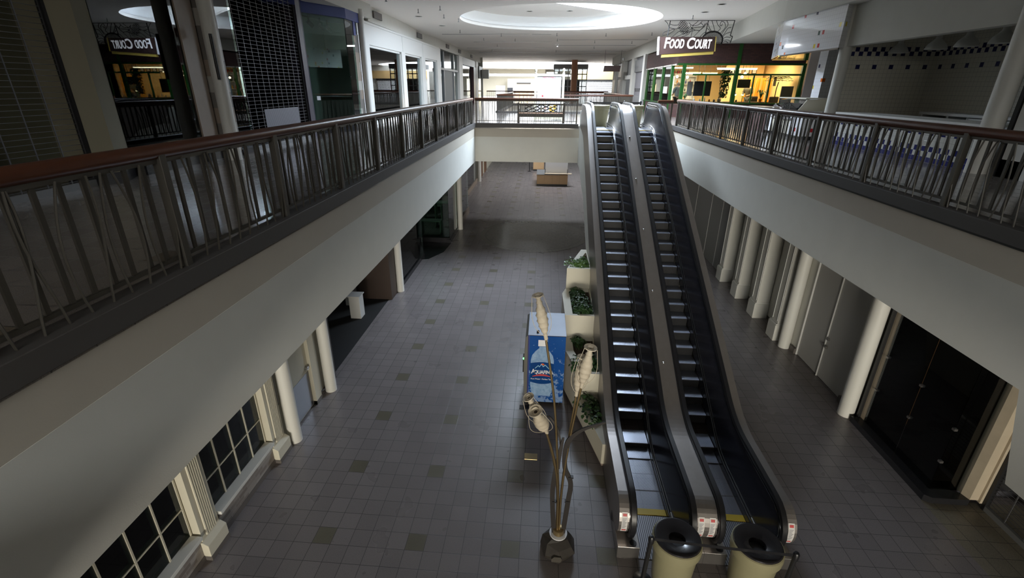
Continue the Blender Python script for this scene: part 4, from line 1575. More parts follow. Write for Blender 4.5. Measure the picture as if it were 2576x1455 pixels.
def kiosk(label, x0, x1, y0, y1, h, card=True):
    t = thing('counter_kiosk', label, 'kiosk', ((x0 + x1) / 2, y0, 0.0), 'maple sales kiosks')
    MB().box(x0 + 0.02, x1 - 0.02, y0 + 0.02, y1 - 0.02, 0.0, 0.14).build('plinth', M['black'], t)
    MB().box(x0, x1, y0, y1, 0.14, h).build('body', M['ltwood'], t)
    n_ = max(2, int((x1 - x0) / 0.55))
    for k in range(n_):
        a, b = x0 + (x1 - x0) * k / n_, x0 + (x1 - x0) * (k + 1) / n_
        MB().box(a + 0.012, b - 0.012, y0 - 0.014, y0, 0.17, h - 0.06).build('door', M['ltwood'], t, bevel=0.003)
    MB().box(x0 - 0.03, x1 - 0.6, y0 - 0.06, y1, h, h + 0.03).build('worktop', M['greymetal'], t)
    MB().box(x0 + 0.55, x1 + 0.28, y0 - 0.10, y0 + 0.35, h + 0.06, h + 0.10).build('counter_shelf', M['stone_w'], t, bevel=0.008)
    for xx in (x0 + 0.58, x1 - 0.05):
        MB().box(xx, xx + 0.04, y0 + 0.1, y0 + 0.16, h, h + 0.40).build('upright', M['black'], t)
    if card:
        MB().box(x0 + 0.60, x1 - 0.02, y0 + 0.38, y0 + 0.42, h + 0.03, h + 1.0).build('back_panel', M['paper'], t)
    return t


kiosk('maple sales kiosk with a white back panel on the lower floor', 1.55, 3.82, 28.2, 30.4, 0.83)
kiosk('smaller maple kiosk standing farther back and left of the white panelled one', 1.12, 2.06, 34.9, 36.4, 0.95, False)
MB_ = belt_post('thin black post on the lower floor beside the farther kiosk', 0.80, 34.6, 0.0, 1.0)

# ------------------------------------------------------------------ hanging sign and metal sunflower screen
SY = 16.9
sg = thing('food_court_sign', 'hanging brown sign with lit white food court lettering and a mustard bar below', 'sign', (8.15, SY, 8.2))
pl = [(6.93, 8.93), (9.36, 8.93), (9.40, 8.36), (6.99, 8.22)]
MB().prism(pl, 'y', SY - 0.10, SY + 0.10).build('box', M['brownsign'], sg, bevel=0.004)
ed = MB().prism([(6.90, 8.94), (6.935, 8.94), (6.995, 8.21), (6.95, 8.21)], 'y', SY - 0.13, SY + 0.11)
ed.build('end_plate', M['paper'], sg)
MB().prism([(9.36, 8.94), (9.385, 8.94), (9.43, 8.35), (9.40, 8.35)], 'y', SY - 0.13, SY + 0.11).build('end_plate', M['signyellow'], sg)
MB().prism([(7.13, 8.245), (9.38, 8.36), (9.38, 8.24), (7.13, 8.10)], 'y', SY - 0.07, SY + 0.07).build('bar', M['signyellow'], sg, bevel=0.006)
SF = SY - 0.106
def word(big, rest, x, zc, wbig, wrest):
    text_mesh('letters', big, 0.60, M['letter'], (x, SF, zc + 0.02), (1, 0, 0), (0, 0, 1), sg, 0.012, 0.010, 'LEFT', 0.80, 0.12)
    text_mesh('letters', rest, 0.50, M['letter'], (x + wbig, SF, zc - 0.005), (1, 0, 0), (0, 0, 1), sg, 0.012, 0.009, 'LEFT', wrest, 0.12, spacing=1.06)
word('F', 'OOD', 7.16, 8.64, 0.24, 0.52)
word('C', 'OURT', 8.14, 8.63, 0.355, 0.50)

SG = 17.04
scr = thing('metal_flower_screen', 'black cut-metal screen with a sunflower hanging above the food court sign', 'metal screen', (8.5, SG, 9.6))


def zp(X, Y):
    """screen-drawing units to the hanging plane of the ironwork"""
    return (6.906 + (X / 4.28 - 56) * 0.01721, 9.6 - (Y / 4.28 - 50) * 0.01565)


def iron(name, polys, r):
    mb = MB()
    for pl_ in polys:
        pts = [(zp(*q)[0], SG, zp(*q)[1]) for q in pl_]
        if len(pts) > 2:
            pts = curve(pts, 4)
        mb.tube(pts, r, 5)
    return mb.build(name, M['black'], scr)


iron('frame', [[(295, 212), (1045, 215)], [(1045, 215), (1022, 380)], [(1022, 380), (1048, 388)], [(1048, 388), (1035, 460)], [(358, 215), (345, 390)], [(765, 215), (750, 380)]], 0.020)
iron('leaves', [[(295, 212), (330, 245), (350, 290), (345, 325)], [(345, 325), (300, 345), (296, 375), (345, 365)], [(345, 330), (400, 308), (412, 318), (345, 375)], [(350, 250), (400, 265), (460, 262)], [(350, 290), (420, 305), (470, 290)], [(400, 390), (470, 330), (540, 335), (600, 300)], [(440, 392), (540, 350), (640, 320), (690, 320), (755, 250)], [(500, 392), (560, 370), (590, 330), (610, 270)], [(560, 240), (600, 270), (660, 265), (700, 225)], [(600, 270), (640, 240), (660, 215)], [(575, 265), (600, 295), (650, 290), (715, 280), (750, 240)], [(640, 320), (600, 300), (575, 265)], [(610, 300), (600, 390)], [(690, 320), (630, 392)], [(660, 265), (690, 245), (720, 280), (690, 320)]], 0.011)
iron('petals', [[(765, 250), (790, 300), (830, 350)], [(800, 215), (830, 280), (850, 335)], [(765, 300), (800, 330), (815, 345)], [(850, 215), (870, 260), (905, 300), (880, 335)], [(905, 225), (940, 240), (955, 290), (920, 345), (905, 355)], [(905, 225), (895, 260), (910, 275), (920, 250)], [(960, 220), (980, 260), (950, 320), (930, 360)], [(1020, 290), (985, 300), (960, 350), (940, 380)], [(1020, 340), (970, 360), (945, 395)], [(1030, 400), (985, 395), (950, 410)], [(1035, 440), (1000, 425), (955, 430)], [(1010, 460), (985, 440), (955, 450)], [(700, 390), (735, 350), (765, 340)]], 0.012)
cells = []
for i in range(-3, 4):
    for j in range(-6, 7):
        x_, y_ = 510 + i * 26 + (13 if j % 2 else 0) + j * 4, 292 + j * 13
        if ((x_ - 510 - j * 4) / 55) ** 2 + ((y_ - 292) / 78) ** 2 < 1:
            cells.append([(x_ + 13 * math.cos(PI * k / 3), y_ + 9 * math.sin(PI * k / 3)) for k in range(7)])
hexm = MB()
for c in cells:
    hexm.tube([(zp(*q)[0], SG, zp(*q)[1]) for q in c], 0.008, 4)
hexm.build('seed_cluster', M['black'], scr)
disc = MB()
rd = random.Random(2)
for k in range(190):
    a, rr = k * 2.39996, math.sqrt(k / 190)
    x_, y_ = 835 + 108 * rr * math.cos(a), 432 + 95 * rr * math.sin(a)
    if y_ < 468:
        p = [(zp(x_ + 7.5 * math.cos(PI * q / 3), y_ + 6 * math.sin(PI * q / 3))) for q in range(7)]
        disc.tube([(v[0], SG, v[1]) for v in p], 0.007, 4)
arcp = [(835 + 112 * math.cos(PI * k / 20), 432 - 98 * math.sin(PI * k / 20)) for k in range(-3, 24)]
disc.tube([(zp(*q)[0], SG, zp(*q)[1]) for q in arcp], 0.034, 6)
disc.build('sunflower_disc', M['black'], scr)

# ------------------------------------------------------------------ far hanging sign and ceiling fittings
t = thing('hanging_sign', 'small dark hanging sign on two thin rods farther down the mall', 'sign', (7.25, 35.0, 8.1))
MB().prism([(6.62, 8.45), (7.92, 8.45), (7.86, 8.02), (6.56, 8.02)], 'y', 34.9, 35.1).build('panel', M['brownsign'], t)
for xx in (6.64, 7.90):
    MB().tube([(xx, 35, 8.45), (xx, 35, CZ - 0.012)], 0.012, 6).build('rod', M['black'], t)


def downlight(x, y, z, label, lit):
    t = thing('downlight', label, 'ceiling light', (x, y, z), 'recessed ceiling lights')
    MB().lathe([(0.15, -0.012), (0.15, 0.0), (0.115, 0.0), (0.115, -0.012)], (x, y, z), 24).build('rim', M['trimwhite'], t)
    MB().lathe([(0.115, -0.006), (0.0, -0.006)], (x, y, z), 24, cap=False).build('lens', M['ceil_glow'] if lit else M['greymetal'], t)
    return t


downlight(-3.49, 15.32, CZ, 'lit round downlight in the white ceiling above the left shop fronts', True)
sp = bpy.data.lights.new('downlight_beam', 'SPOT')
sp.energy = 260
sp.color = (1.0, 0.78, 0.62)
sp.spot_size = R(75)
sp.spot_blend = 0.25
sp.shadow_soft_size = 0.06
so = bpy.data.objects.new('downlight_beam', sp)
so.location = (-3.49, 15.32, CZ - 0.03)
so.rotation_euler = (0, R(-8), 0)
COL.objects.link(so)
downlight(-3.15, 18.6, CZ, 'unlit round downlight beyond the lit one', False)
downlight(8.10, 14.5, CZ, 'unlit round downlight in the ceiling in front of the metal flower screen', False)
downlight(8.10, 12.6, CZ, 'unlit round downlight in the ceiling nearest the tiled stall', False)
downlight(1.1, 18.6, 10.2, 'unlit downlight on the left of the raised ceiling inside the skylight drum', False)
downlight(3.0, 18.6, 10.2, 'unlit downlight on the right of the raised ceiling inside the skylight drum', False)
SLOTS = ['first long left', 'short central', 'first right', 'second left', 'second right', 'third left', 'third right', 'fourth left', 'fourth right', 'fifth left']
for i, (x0, x1, y) in enumerate(((-4.0, 1.0, 22.7), (1.1, 2.2, 22.9), (2.7, 8.2, 26.2), (-2.9, 2.3, 27.6), (2.7, 8.2, 30.6), (-4.2, 2.3, 33.0), (2.7, 8.4, 36.2), (-3.9, 2.0, 38.2), (2.7, 8.2, 40.5), (-3.0, 1.9, 43.0))):
    mb = MB().box(x0, x1, y - 0.06, y + 0.06, CZ - 0.010, CZ - 0.001)
    o = mb.build('slot_diffuser', M['greymetal'], None, loc=((x0 + x1) / 2, y, CZ))
    tag(o, SLOTS[i] + ' dark slot diffuser from the skylight in the ceiling', 'air diffuser', 'ceiling slot diffusers')
sprs = [(-3.4, 10.6), (-3.0, 13.3), (-2.0, 12.6), (-1.9, 16.0), (-2.3, 14.8), (-2.6, 20.5), (-0.6, 22.4), (2.5, 22.2), (5.2, 22.4), (7.6, 22.0), (-1.9, 25.0), (0.0, 25.4), (2.6, 25.5), (5.0, 26.8), (7.4, 27.2), (-1.5, 29.5), (2.7, 29.8), (5.4, 31.5), (-2.4, 34.5), (2.7, 35.2), (7.9, 15.4), (9.2, 18.2)]
proto = None
for i, (x, y) in enumerate(sprs):
    if proto is None:
        proto = thing('sprinkler', 'small pendent sprinkler hanging from the white ceiling', 'sprinkler', (x, y, CZ), 'ceiling sprinklers')
        MB().tube([(x, y, CZ), (x, y, CZ - 0.14)], 0.014, 6).build('pipe', M['greymetal'], proto)
        MB().lathe([(0.045, -0.145), (0.045, -0.138), (0.01, -0.12)], (x, y, CZ), 10).build('deflector', M['greymetal'], proto)
        p0 = (x, y)
    else:
        copy_tree(proto, delta=(x - p0[0], y - p0[1], 0))

# ------------------------------------------------------------------ far atrium
t = thing('round_column', 'copper-coloured round column in front of the glass lift tower', 'column', (5.05, 50.0, UF))
MB().tube([(5.05, 50, UF), (5.05, 50, CZ)], 0.33, 20).build('shaft', M['rust'], t, smooth=True)
t = thing('lift_tower', 'glass lift tower with a grey cap in the far atrium', 'lift tower', (4.7, 54.0, UF))
tx0, tx1, ty0, ty1 = 2.9, 6.6, 52.0, 55.5
MB().box(tx0 - 0.1, tx1 + 0.1, ty0 - 0.1, ty1, 8.75, 9.25).build('cap', M['greymetal'], t)
gr = MB()
for k in range(8):
    x = tx0 + (tx1 - tx0) * k / 7
    gr.box(x - 0.045, x + 0.045, ty0 - 0.05, ty0 + 0.05, UF, 8.75)
for z in (6.2, 6.9, 7.6, 8.2):
    gr.box(tx0, tx1, ty0 - 0.05, ty0 + 0.05, z - 0.05, z + 0.05)
gr.build('glazing_grid', M['greymetal'], t)
MB().box(tx0, tx1, ty0 - 0.01, ty0 + 0.01, UF, 8.75).build('pane', M['glass_c'], t)
MB().box(tx0 + 0.7, tx1 - 0.7, ty0 + 1.0, ty0 + 2.8, UF, 7.6).build('lift_car', M['black'], t)
t = thing('shop_shutter', 'white gridded shutter front below an ochre wall at the far right', 'shutter', (8.6, 66.0, UF))
MB().box(6.2, 13.0, 66.0, 66.2, UF, 7.65).build('curtain', M['greymetal'], t)
gr = MB()
for k in range(40):
    gr.box(6.2 + k * 0.17, 6.2 + k * 0.17 + 0.05, 65.93, 66.0, UF, 7.6)
for k in range(8):
    gr.box(6.2, 13.0, 65.94, 66.0, UF + 0.28 * k, UF + 0.28 * k + 0.06)
gr.build('bars', M['paper'], t)
MB().box(6.1, 13.1, 65.8, 66.1, 7.65, 7.85).build('head_box', M['black'], t)
struct('wall_far_ochre', MB().box(5.6, 14, 66.05, 66.3, 7.85, 8.9), plain('ochre_paint', (0.62, 0.42, 0.18), 0.7))
struct('wall_far_right_block', MB().box(5.6, 26, 66.3, 70, UF, CZ), M['wall'])
t = thing('far_shop_front', 'warm lit shop front with a dark awning bar at the far end', 'shop front', (-3.0, 80.0, UF))
MB().box(-4.6, 1.8, 80.0, 80.3, UF, 8.1).build('surround', M['cream'], t)
MB().box(-3.2, 1.3, 79.9, 80.0, UF + 0.2, 7.4).build('lit_window', emit('lit_window', (1.0, 0.80, 0.45), 1.6), t)
MB().box(-3.0, -0.6, 79.5, 79.8, 7.25, 7.5).build('awning_bar', M['black'], t)
t = thing('notice_board', 'plain white panel standing before the far lit shop front', 'board', (-5.4, 76, UF))
MB().box(-6.2, -4.7, 76, 76.1, UF, 7.0).build('board', M['paper'], t)
t = thing('dark_screen', 'small dark screen standing beside the white panel at the far end', 'screen', (-3.9, 76, UF))
MB().box(-4.3, -3.4, 76, 76.1, UF + 0.4, 6.7).build('display', M['screen'], t)
MB().box(-4.0, -3.7, 76, 76.1, UF, UF + 0.4).build('stand', M['black'], t)
struct('wall_far_cream', MB().box(-26, 1.8, 82, 82.3, UF, CZ), M['cream'])
struct('wall_far_lit_band', MB().box(-20, 5.6, 72.0, 72.6, 8.35, 8.7), M['drum'])
struct('wall_far_white_pier', MB().box(2.0, 3.4, 58.0, 58.5, UF, 8.6), M['wall'])
# ------------------------------------------------------------------ upper left shop fronts (plane x = -4.8)
def column(name, x, y, r, z0, z1, label=None):
    o = MB().tube([(x, y, z0), (x, y, z1)], r, 24).build(name, M['colwhite'], None, loc=(x, y, z0), smooth=True)
    o['kind'] = 'structure'
    return o


def grille(label, x, y0, y1, z0, z1, dz=0.075, dy=0.30, plate=None):
    t = thing('roll_down_grille', label, 'security grille', (x, y0, z0), 'roll-down shop grilles')
    rods = MB()
    z = z0 + 0.12
    while z < z1:
        rods.box(x - 0.004, x + 0.004, y0, y1, z - 0.004, z + 0.004)
        z += dz
    rods.build('rods', M['meshgrey'], t)
    ch = MB()
    y = y0 + dy * 0.5
    while y < y1:
        ch.box(x - 0.006, x + 0.006, y - 0.008, y + 0.008, z0 + 0.05, z1)
        y += dy
    ch.build('chains', M['meshgrey'], t)
    MB().box(x - 0.03, x + 0.03, y0, y1, z0, z0 + 0.10).build('bottom_bar', M['greymetal'], t)
    MB().box(x - 0.04, x + 0.04, y0 - 0.05, y0, z0, z1).build('guide', M['black'], t)
    MB().box(x - 0.04, x + 0.04, y1, y1 + 0.05, z0, z1).build('guide', M['black'], t)
    if plate:
        a, b, c, d = plate
        lk = MB().box(x - 0.012, x + 0.012, a, b, c, d).build('lock_plate', M['steelgrille'], t)
    return t


M['steelgrille'] = stripes('fine_mesh_plate', (0.24, 0.24, 0.27), (0.12, 0.12, 0.14), 0.045, 0.6, 'y', 0.45, 0.4)

# dark interiors
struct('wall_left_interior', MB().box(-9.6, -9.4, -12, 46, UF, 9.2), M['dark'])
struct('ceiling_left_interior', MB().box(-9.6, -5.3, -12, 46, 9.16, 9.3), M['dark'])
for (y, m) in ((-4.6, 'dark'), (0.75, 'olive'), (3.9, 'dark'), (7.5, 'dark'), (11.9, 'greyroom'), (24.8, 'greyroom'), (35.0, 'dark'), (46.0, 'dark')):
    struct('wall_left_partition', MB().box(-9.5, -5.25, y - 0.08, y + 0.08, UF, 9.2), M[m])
# near grille with an olive wall and a dark red board behind it
grille('dark roll-down grille before the olive angled pier, nearest shop on the upper left', -4.86, -4.4, -0.26, UF, 9.1, 0.072, 0.36)
struct('wall_left_olive_inner', MB().box(-5.6, -5.45, 0.08, 0.66, UF, 9.2), M["olive"])
o = MB().box(-6.6, -6.5, -3.2, -1.2, UF, 7.4).build('red_display_board', M['darkred'], None, loc=(-6.55, -2.2, UF))
tag(o, 'dark red display board standing behind the nearest roll-down grille', 'display board')
struct('wall_left_olive_pier', MB().prism([(-4.86, -0.24), (-4.62, -0.02), (-4.98, 0.70), (-5.3, 0.70), (-5.3, -0.24)], 'z', UF + 0.18, 9.2), M['olive_l'])
struct('baseboard_left_pier', MB().prism([(-4.87, -0.26), (-4.59, -0.02), (-4.97, 0.72), (-5.3, 0.72), (-5.3, -0.26)], 'z', UF, UF + 0.18), M['granite'])


def pane(name, x, y0, y1, z0, z1, mat='glass', frame=True, n_=None):
    mb = MB().box(x - 0.006, x + 0.006, y0, y1, z0, z1)
    o = struct(name, mb, M[mat])
    return o


pane('window_1', -4.90, 0.55, 2.40, UF + 0.20, 9.2)
struct('trim_1_sill', MB().box(-5.05, -4.80, 0.70, 2.40, UF, UF + 0.20), M['granite'])
struct('trim_2_stone', MB().box(-5.25, -4.86, 2.38, 2.84, UF + 0.15, 9.2), M['stone'])
struct('baseboard_left_stone', MB().box(-5.25, -4.84, 2.38, 2.86, UF, UF + 0.15), M['granite'])
column('wall_left_column', -4.45, 2.63, 0.13, UF, CZ)
o = MB().tube([(-4.36, 2.50, 6.95), (-4.36, 2.50, 7.75)], 0.030, 12).build('column_tube', M['black'], None, loc=(-4.36, 2.50, 6.95), smooth=True)
tag(o, 'short black tube clipped to the white round column by the stone pier', 'tube')
o = MB().box(-4.62, -4.50, 2.81, 2.88, 7.72, 7.88).build('fire_alarm', M['redink'], None, loc=(-4.56, 2.84, 7.72))
tag(o, 'small red fire alarm box on the back of the white column', 'fire alarm')


def quoins(name, x0, x1, y0, y1, z0, z1, seed):
    """strip of staggered stone blocks in three tones"""
    rd_ = random.Random(seed)
    t = NT(name + '_stone')
    P, x, y, z = t.pos()
    j = t.m2('FLOOR', t.m2('DIVIDE', z, 0.305))
    i = t.m2('FLOOR', t.m2('DIVIDE', t.m2('ADD', y, t.m2('MULTIPLY', t.m2('FLOORED_MODULO', j, 2.0), 0.15)), 0.30))
    r_ = t.white(i, j)
    c = t.mix(t.m2('GREATER_THAN', r_, 0.35), (0.42, 0.40, 0.36), t.mix(t.m2('GREATER_THAN', r_, 0.7), (0.17, 0.155, 0.14), (0.30, 0.24, 0.19)))
    m = t.fin(c, 0.4)
    return struct(name, MB().box(x0, x1, y0, y1, z0, z1), m)


quoins('trim_3_quoin', -4.95, -4.74, 2.90, 3.36, UF, 9.2, 1)
pane('window_2', -4.80, 3.36, 3.98, UF + 0.12, 9.2)
struct('trim_4_sill', MB().box(-4.9, -4.72, 3.36, 3.98, UF, UF + 0.12), M['granite'])
grille('dark roll-down grille with a pale mesh plate, middle of the upper left fronts', -4.88, 4.02, 6.93, UF, 9.1, 0.082, 0.26, (4.75, 6.45, UF + 0.25, UF + 0.90))
struct('wall_left_brown_back', MB().box(-7.6, -7.5, 4.0, 7.4, UF, 9.1), plain('ochre_back_wall', (0.10, 0.060, 0.022), 0.7))
for (ya, yb, za, zb) in ((4.6, 4.68, 7.6, 8.0), (5.5, 5.58, 7.0, 7.9), (6.3, 6.38, 7.6, 8.0)):
    o = MB().box(-7.50, -7.44, ya, yb, za, zb).build('wall_bracket', M['black'], None, loc=(-7.47, ya, za))
    tag(o, 'black wall bracket on the brown wall behind the middle grille, %s' % ('nearest the glass' if ya < 5 else 'the long central one' if ya < 6 else 'nearest the blue front'), 'bracket')
o = MB().box(-6.2, -6.15, 4.35, 4.75, 8.55, 8.75).build('exit_sign', plain('exit_red', (0.25, 0.02, 0.02), 0.5), None, loc=(-6.2, 4.55, 8.55))
tag(o, 'dim red sign hanging inside behind the top of the middle grille', 'sign')
# blue front with angled display glass
struct('trim_5_frame', MB().prism([(-4.80, 6.98), (-4.80, 7.22), (-5.28, 8.29), (-5.42, 8.29), (-5.12, 6.98)], 'z', UF, 9.1), plain('frame_plum', (0.055, 0.05, 0.075), 0.35))
struct('trim_6_blue_head', MB().prism([(-5.30, 6.4), (-4.80, 6.98), (-5.30, 8.25), (-4.50, 9.72), (-4.52, 10.9), (-5.50, 10.9), (-5.50, 6.4)], 'z', 8.86, 9.16), M['blue'])
struct('trim_7_blue_jamb', MB().box(-4.70, -4.55, 10.42, 10.62, 8.45, 8.9), M['blue'])
struct('window_3', MB().prism([(-5.30, 8.30), (-4.57, 9.73), (-4.58, 9.736), (-5.31, 8.306)], 'z', UF + 0.20, 8.88), M['glass_g'])
pane('window_4', -4.57, 9.75, 10.42, UF + 0.20, 8.88, 'glass_g')
struct('trim_8_sill', MB().prism([(-5.27, 8.22), (-4.50, 9.70), (-4.50, 10.45), (-5.4, 10.45), (-5.4, 8.22)], 'z', UF, UF + 0.20), M['granite'])
struct('wall_left_display_back', MB().box(-6.3, -6.2, 7.5, 11.8, UF, 9.0), plain('display_grey', (0.20, 0.225, 0.195), 0.7))
struct('floor_left_display', MB().box(-6.2, -5.0, 7.5, 11.2, UF + 0.16, UF + 0.19), M['greyroom'])
for k, y in enumerate((8.75, 9.55, 10.1)):
    t = thing('track_spotlight', ['black track spotlight nearest the grille, in the blue shop window', 'middle black track spotlight in the blue shop window', 'black track spotlight nearest the corner joint of the blue shop window'][k], 'spotlight', (-5.3, y, 8.86), 'window track spotlights')
    MB().tube([(-5.3, y, 8.9), (-5.3, y, 8.70)], 0.02, 8).build('stem', M['black'], t)
    MB().tube([(-5.3, y - 0.05, 8.66), (-5.24, y + 0.10, 8.55)], 0.065, 14).build('head', M['black'], t, smooth=True)
    MB().tube([(-5.24, y + 0.10, 8.55), (-5.235, y + 0.112, 8.545)], 0.05, 14).build('lens', M['greymetal'], t)
o = MB().box(-6.2, -6.12, 9.15, 9.45, 6.55, 7.45).build('wall_light_panel', M['cream'], None, loc=(-6.16, 9.3, 6.55))
tag(o, 'narrow cream box on the grey back wall of the blue shop window', 'wall panel')
o = MB().prism([(-5.22, 8.44), (-5.16, 8.56), (-5.153, 8.556), (-5.213, 8.436)], 'z', 6.42, 6.54).build('window_sticker', M['paper'], None, loc=(-5.19, 8.5, 6.42))
tag(o, 'small white sticker on the glass of the blue shop window', 'sticker')
o = MB().lathe([(0.03, 0), (0.03, 0.03)], (-4.57, 9.74, 7.12), 10).build('glass_clamp', M['black'], None, loc=(-4.57, 9.74, 7.12))
tag(o, 'black clamp at the glass joint of the blue shop window', 'clamp')
quoins('trim_9_quoin', -4.85, -4.60, 10.46, 10.92, UF, 8.5, 2)
column('wall_left_column_far', -4.50, 11.05, 0.115, UF, 9.3)

# white timber shop front
WX = -4.72
wf = MB()
wf.box(WX - 0.25, WX, 11.2, 24.9, 8.30, 9.06)
for (a, b) in ((11.2, 12.3), (16.6, 17.2), (20.4, 21.2), (24.3, 25.0)):
    wf.box(WX - 0.25, WX + 0.02, a, b, UF, 8.32)
wf.box(WX - 0.20, WX - 0.02, 12.2, 24.5, UF, UF + 0.14)
wf.box(WX - 0.02, WX + 0.03, 11.2, 24.9, 8.98, 9.06)
for y in (16.9, 20.8):
    wf.box(WX, WX + 0.015, y - 0.03, y + 0.03, 8.30, 8.98)
shopw = thing('white_shop_front', 'white panelled shop front lit by the downlight on the upper left', 'shop front', (WX, 12.0, UF))
wf.build('panelling', M['trimwhite'], shopw)
for (a, b) in ((12.3, 16.6), (17.2, 20.4), (21.2, 24.3)):
    MB().box(WX - 0.13, WX - 0.115, a, b, UF + 0.14, 8.30).build('pane', M['glass_s'] if 'glass_s' in M else M['glass'], shopw)
    fr = MB()
    for yy in (a, b - 0.07):
        fr.box(WX - 0.16, WX - 0.05, yy, yy + 0.07, UF + 0.14, 8.30)
    fr.box(WX - 0.16, WX - 0.05, a, b, 8.22, 8.30)
    fr.build('frame', M['trimwhite'], shopw)
MB().box(WX + 0.001, WX + 0.006, 11.5, 11.85, 8.78, 8.90).build('number_plate', M['greymetal'], shopw)
struct('wall_left_white_inside', MB().box(-7.9, -7.8, 12, 24.8, UF, 9.1), plain('inside_pale', (0.50, 0.54, 0.51), 0.7))
for y in (13.9, 18.6):
    struct('trim_inside_post', MB().box(-6.1, -5.95, y, y + 0.25, UF, 8.8), M['trimwhite'])
# vents in the bulkhead
for k, (y, x) in enumerate(((12.75, -4.60), (20.4, -4.87), (27.6, -4.76), (32.5, -4.76), (38.8, -4.76))):
    t = MB()
    t.box(x - 0.02, x + 0.035, y, y + 0.95, 9.24, 9.48)
    o = t.build('air_vent', stripes('vent_louvre_%d' % k, (0.22, 0.21, 0.20), (0.10, 0.095, 0.09), 0.03, 0.6, 'z', 0.6), None, loc=(x, y, 9.24))
    tag(o, 'louvred air vent in the left bulkhead, %s counting from the blue front' % ['first', 'second', 'third', 'fourth', 'fifth'][k], 'air vent', 'bulkhead vents')
# darker fronts beyond
MB2 = thing('dark_shop_front', 'dark narrow shop front with grey door beyond the white panelled one', 'shop front', (-4.8, 25.1, UF))
MB().box(-5.0, -4.75, 25.0, 25.6, UF, 9.05).build('pier', M['trimwhite'], MB2)
MB().box(-4.98, -4.94, 25.6, 32.6, UF, 9.0).build('pane', M['glass_g'], MB2)
MB().box(-5.0, -4.82, 25.6, 32.6, 7.85, 7.98).build('transom', M['greymetal'], MB2)
MB().box(-5.0, -4.90, 27.2, 30.6, UF, 7.85).build('door', plain('slate_door', (0.055, 0.065, 0.075), 0.5), MB2)
MB().box(-5.0, -4.85, 27.0, 27.2, UF, 9.0).build('mullion', M['greymetal'], MB2)
MB().box(-5.0, -4.85, 30.6, 30.9, UF, 9.0).build('mullion', M['greymetal'], MB2)
MB().box(-5.0, -4.75, 32.6, 34.2, UF, 9.05).build('pier', M['trimwhite'], MB2)
MB3 = thing('glazed_shop_front', 'tinted shop front with a plum post, farthest on the upper left', 'shop front', (-4.8, 34.2, UF))
MB().box(-4.95, -4.92, 34.2, 41.0, UF, 8.5).build('pane', M['glass_g'], MB3)
MB().box(-5.0, -4.75, 34.2, 42.0, 8.5, 9.05).build('head', M['greymetal'], MB3)
MB().box(-5.0, -4.72, 40.2, 41.6, UF, 8.5).build('post', plain('plum_post', (0.06, 0.02, 0.025), 0.4), MB3)
MB().box(-5.0, -4.70, 41.6, 43.2, UF, 9.05).build('pier', M['trimwhite'], MB3)
MB4 = thing('corner_shop_front', 'dark corner shop front with a pale projecting sign box', 'shop front', (-4.8, 43.2, UF))
MB().box(-4.95, -4.7, 43.3, 45.6, UF, 7.6).build('pane', M['glass_g'], MB4)
MB().box(-5.2, -4.6, 43.2, 45.8, 7.6, 8.7).build('sign_box', M['black'], MB4)
MB().box(-4.6, -3.9, 45.2, 45.8, 7.6, 8.45).build('pale_sign', M['trimwhite'], MB4)

# ------------------------------------------------------------------ lower left fronts (plane x = -3.05)
LX = -3.05
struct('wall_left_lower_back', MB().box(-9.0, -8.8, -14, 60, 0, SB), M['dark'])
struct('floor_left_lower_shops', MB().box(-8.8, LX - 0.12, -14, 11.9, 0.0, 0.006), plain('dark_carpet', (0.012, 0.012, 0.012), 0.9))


def sash_window(idx, label, y0, y1, cols):
    t = thing('shop_window', label, 'window', (LX, y0, 0.0), 'gridded shop windows')
    MB().box(LX - 0.10, LX - 0.085, y0, y1, 0.52, SB).build('pane', M['glass_g'], t)
    fr = MB()
    n_ = int(round((y1 - y0) / 0.422))
    for k in range(n_ + 1):
        y = y0 + (y1 - y0) * k / n_
        fr.box(LX - 0.11, LX - 0.070, y - 0.012, y + 0.012, 0.52, SB)
    for z in (1.06, 1.63, 2.2, 2.77, 3.34):
        fr.box(LX - 0.11, LX - 0.073, y0, y1, z - 0.012, z + 0.012)
    fr.build('muntins', M['cream'], t)
    MB().box(LX - 0.20, LX + 0.10, y0 + 0.005, y1 - 0.005, 0.455, 0.52).build('sill', M['trimwhite'], t, bevel=0.006)
    MB().box(LX - 0.20, LX + 0.03, y0, y1, 0.10, 0.455).build('brick_base', M['brickbase'], t)
    MB().box(LX - 0.20, LX + 0.04, y0, y1, 0.0, 0.10).build('kick', M['kick'], t)
    return t


sash_window(1, 'cream gridded shop window on a brick base beside the white service door, lower left', -1.81, -0.21, 4)
sash_window(2, 'cream gridded shop window on a brick base in the near corner, lower left', -3.95, -2.25, 4)
sash_window(3, 'cream gridded shop window out beyond the near corner pilaster, lower left', -6.1, -4.4, 4)
struct('wall_left_window_back', MB().box(-3.62, -3.55, -8, 0.6, 0, SB), plain('blind_grey', (0.30, 0.33, 0.29), 0.8))
area('corner_window_fill', (-4.0, 16.4, 3.6), 1.6, 5, (0.9, 1.0, 0.92))  # added dim fill so the shelves behind the corner glass show


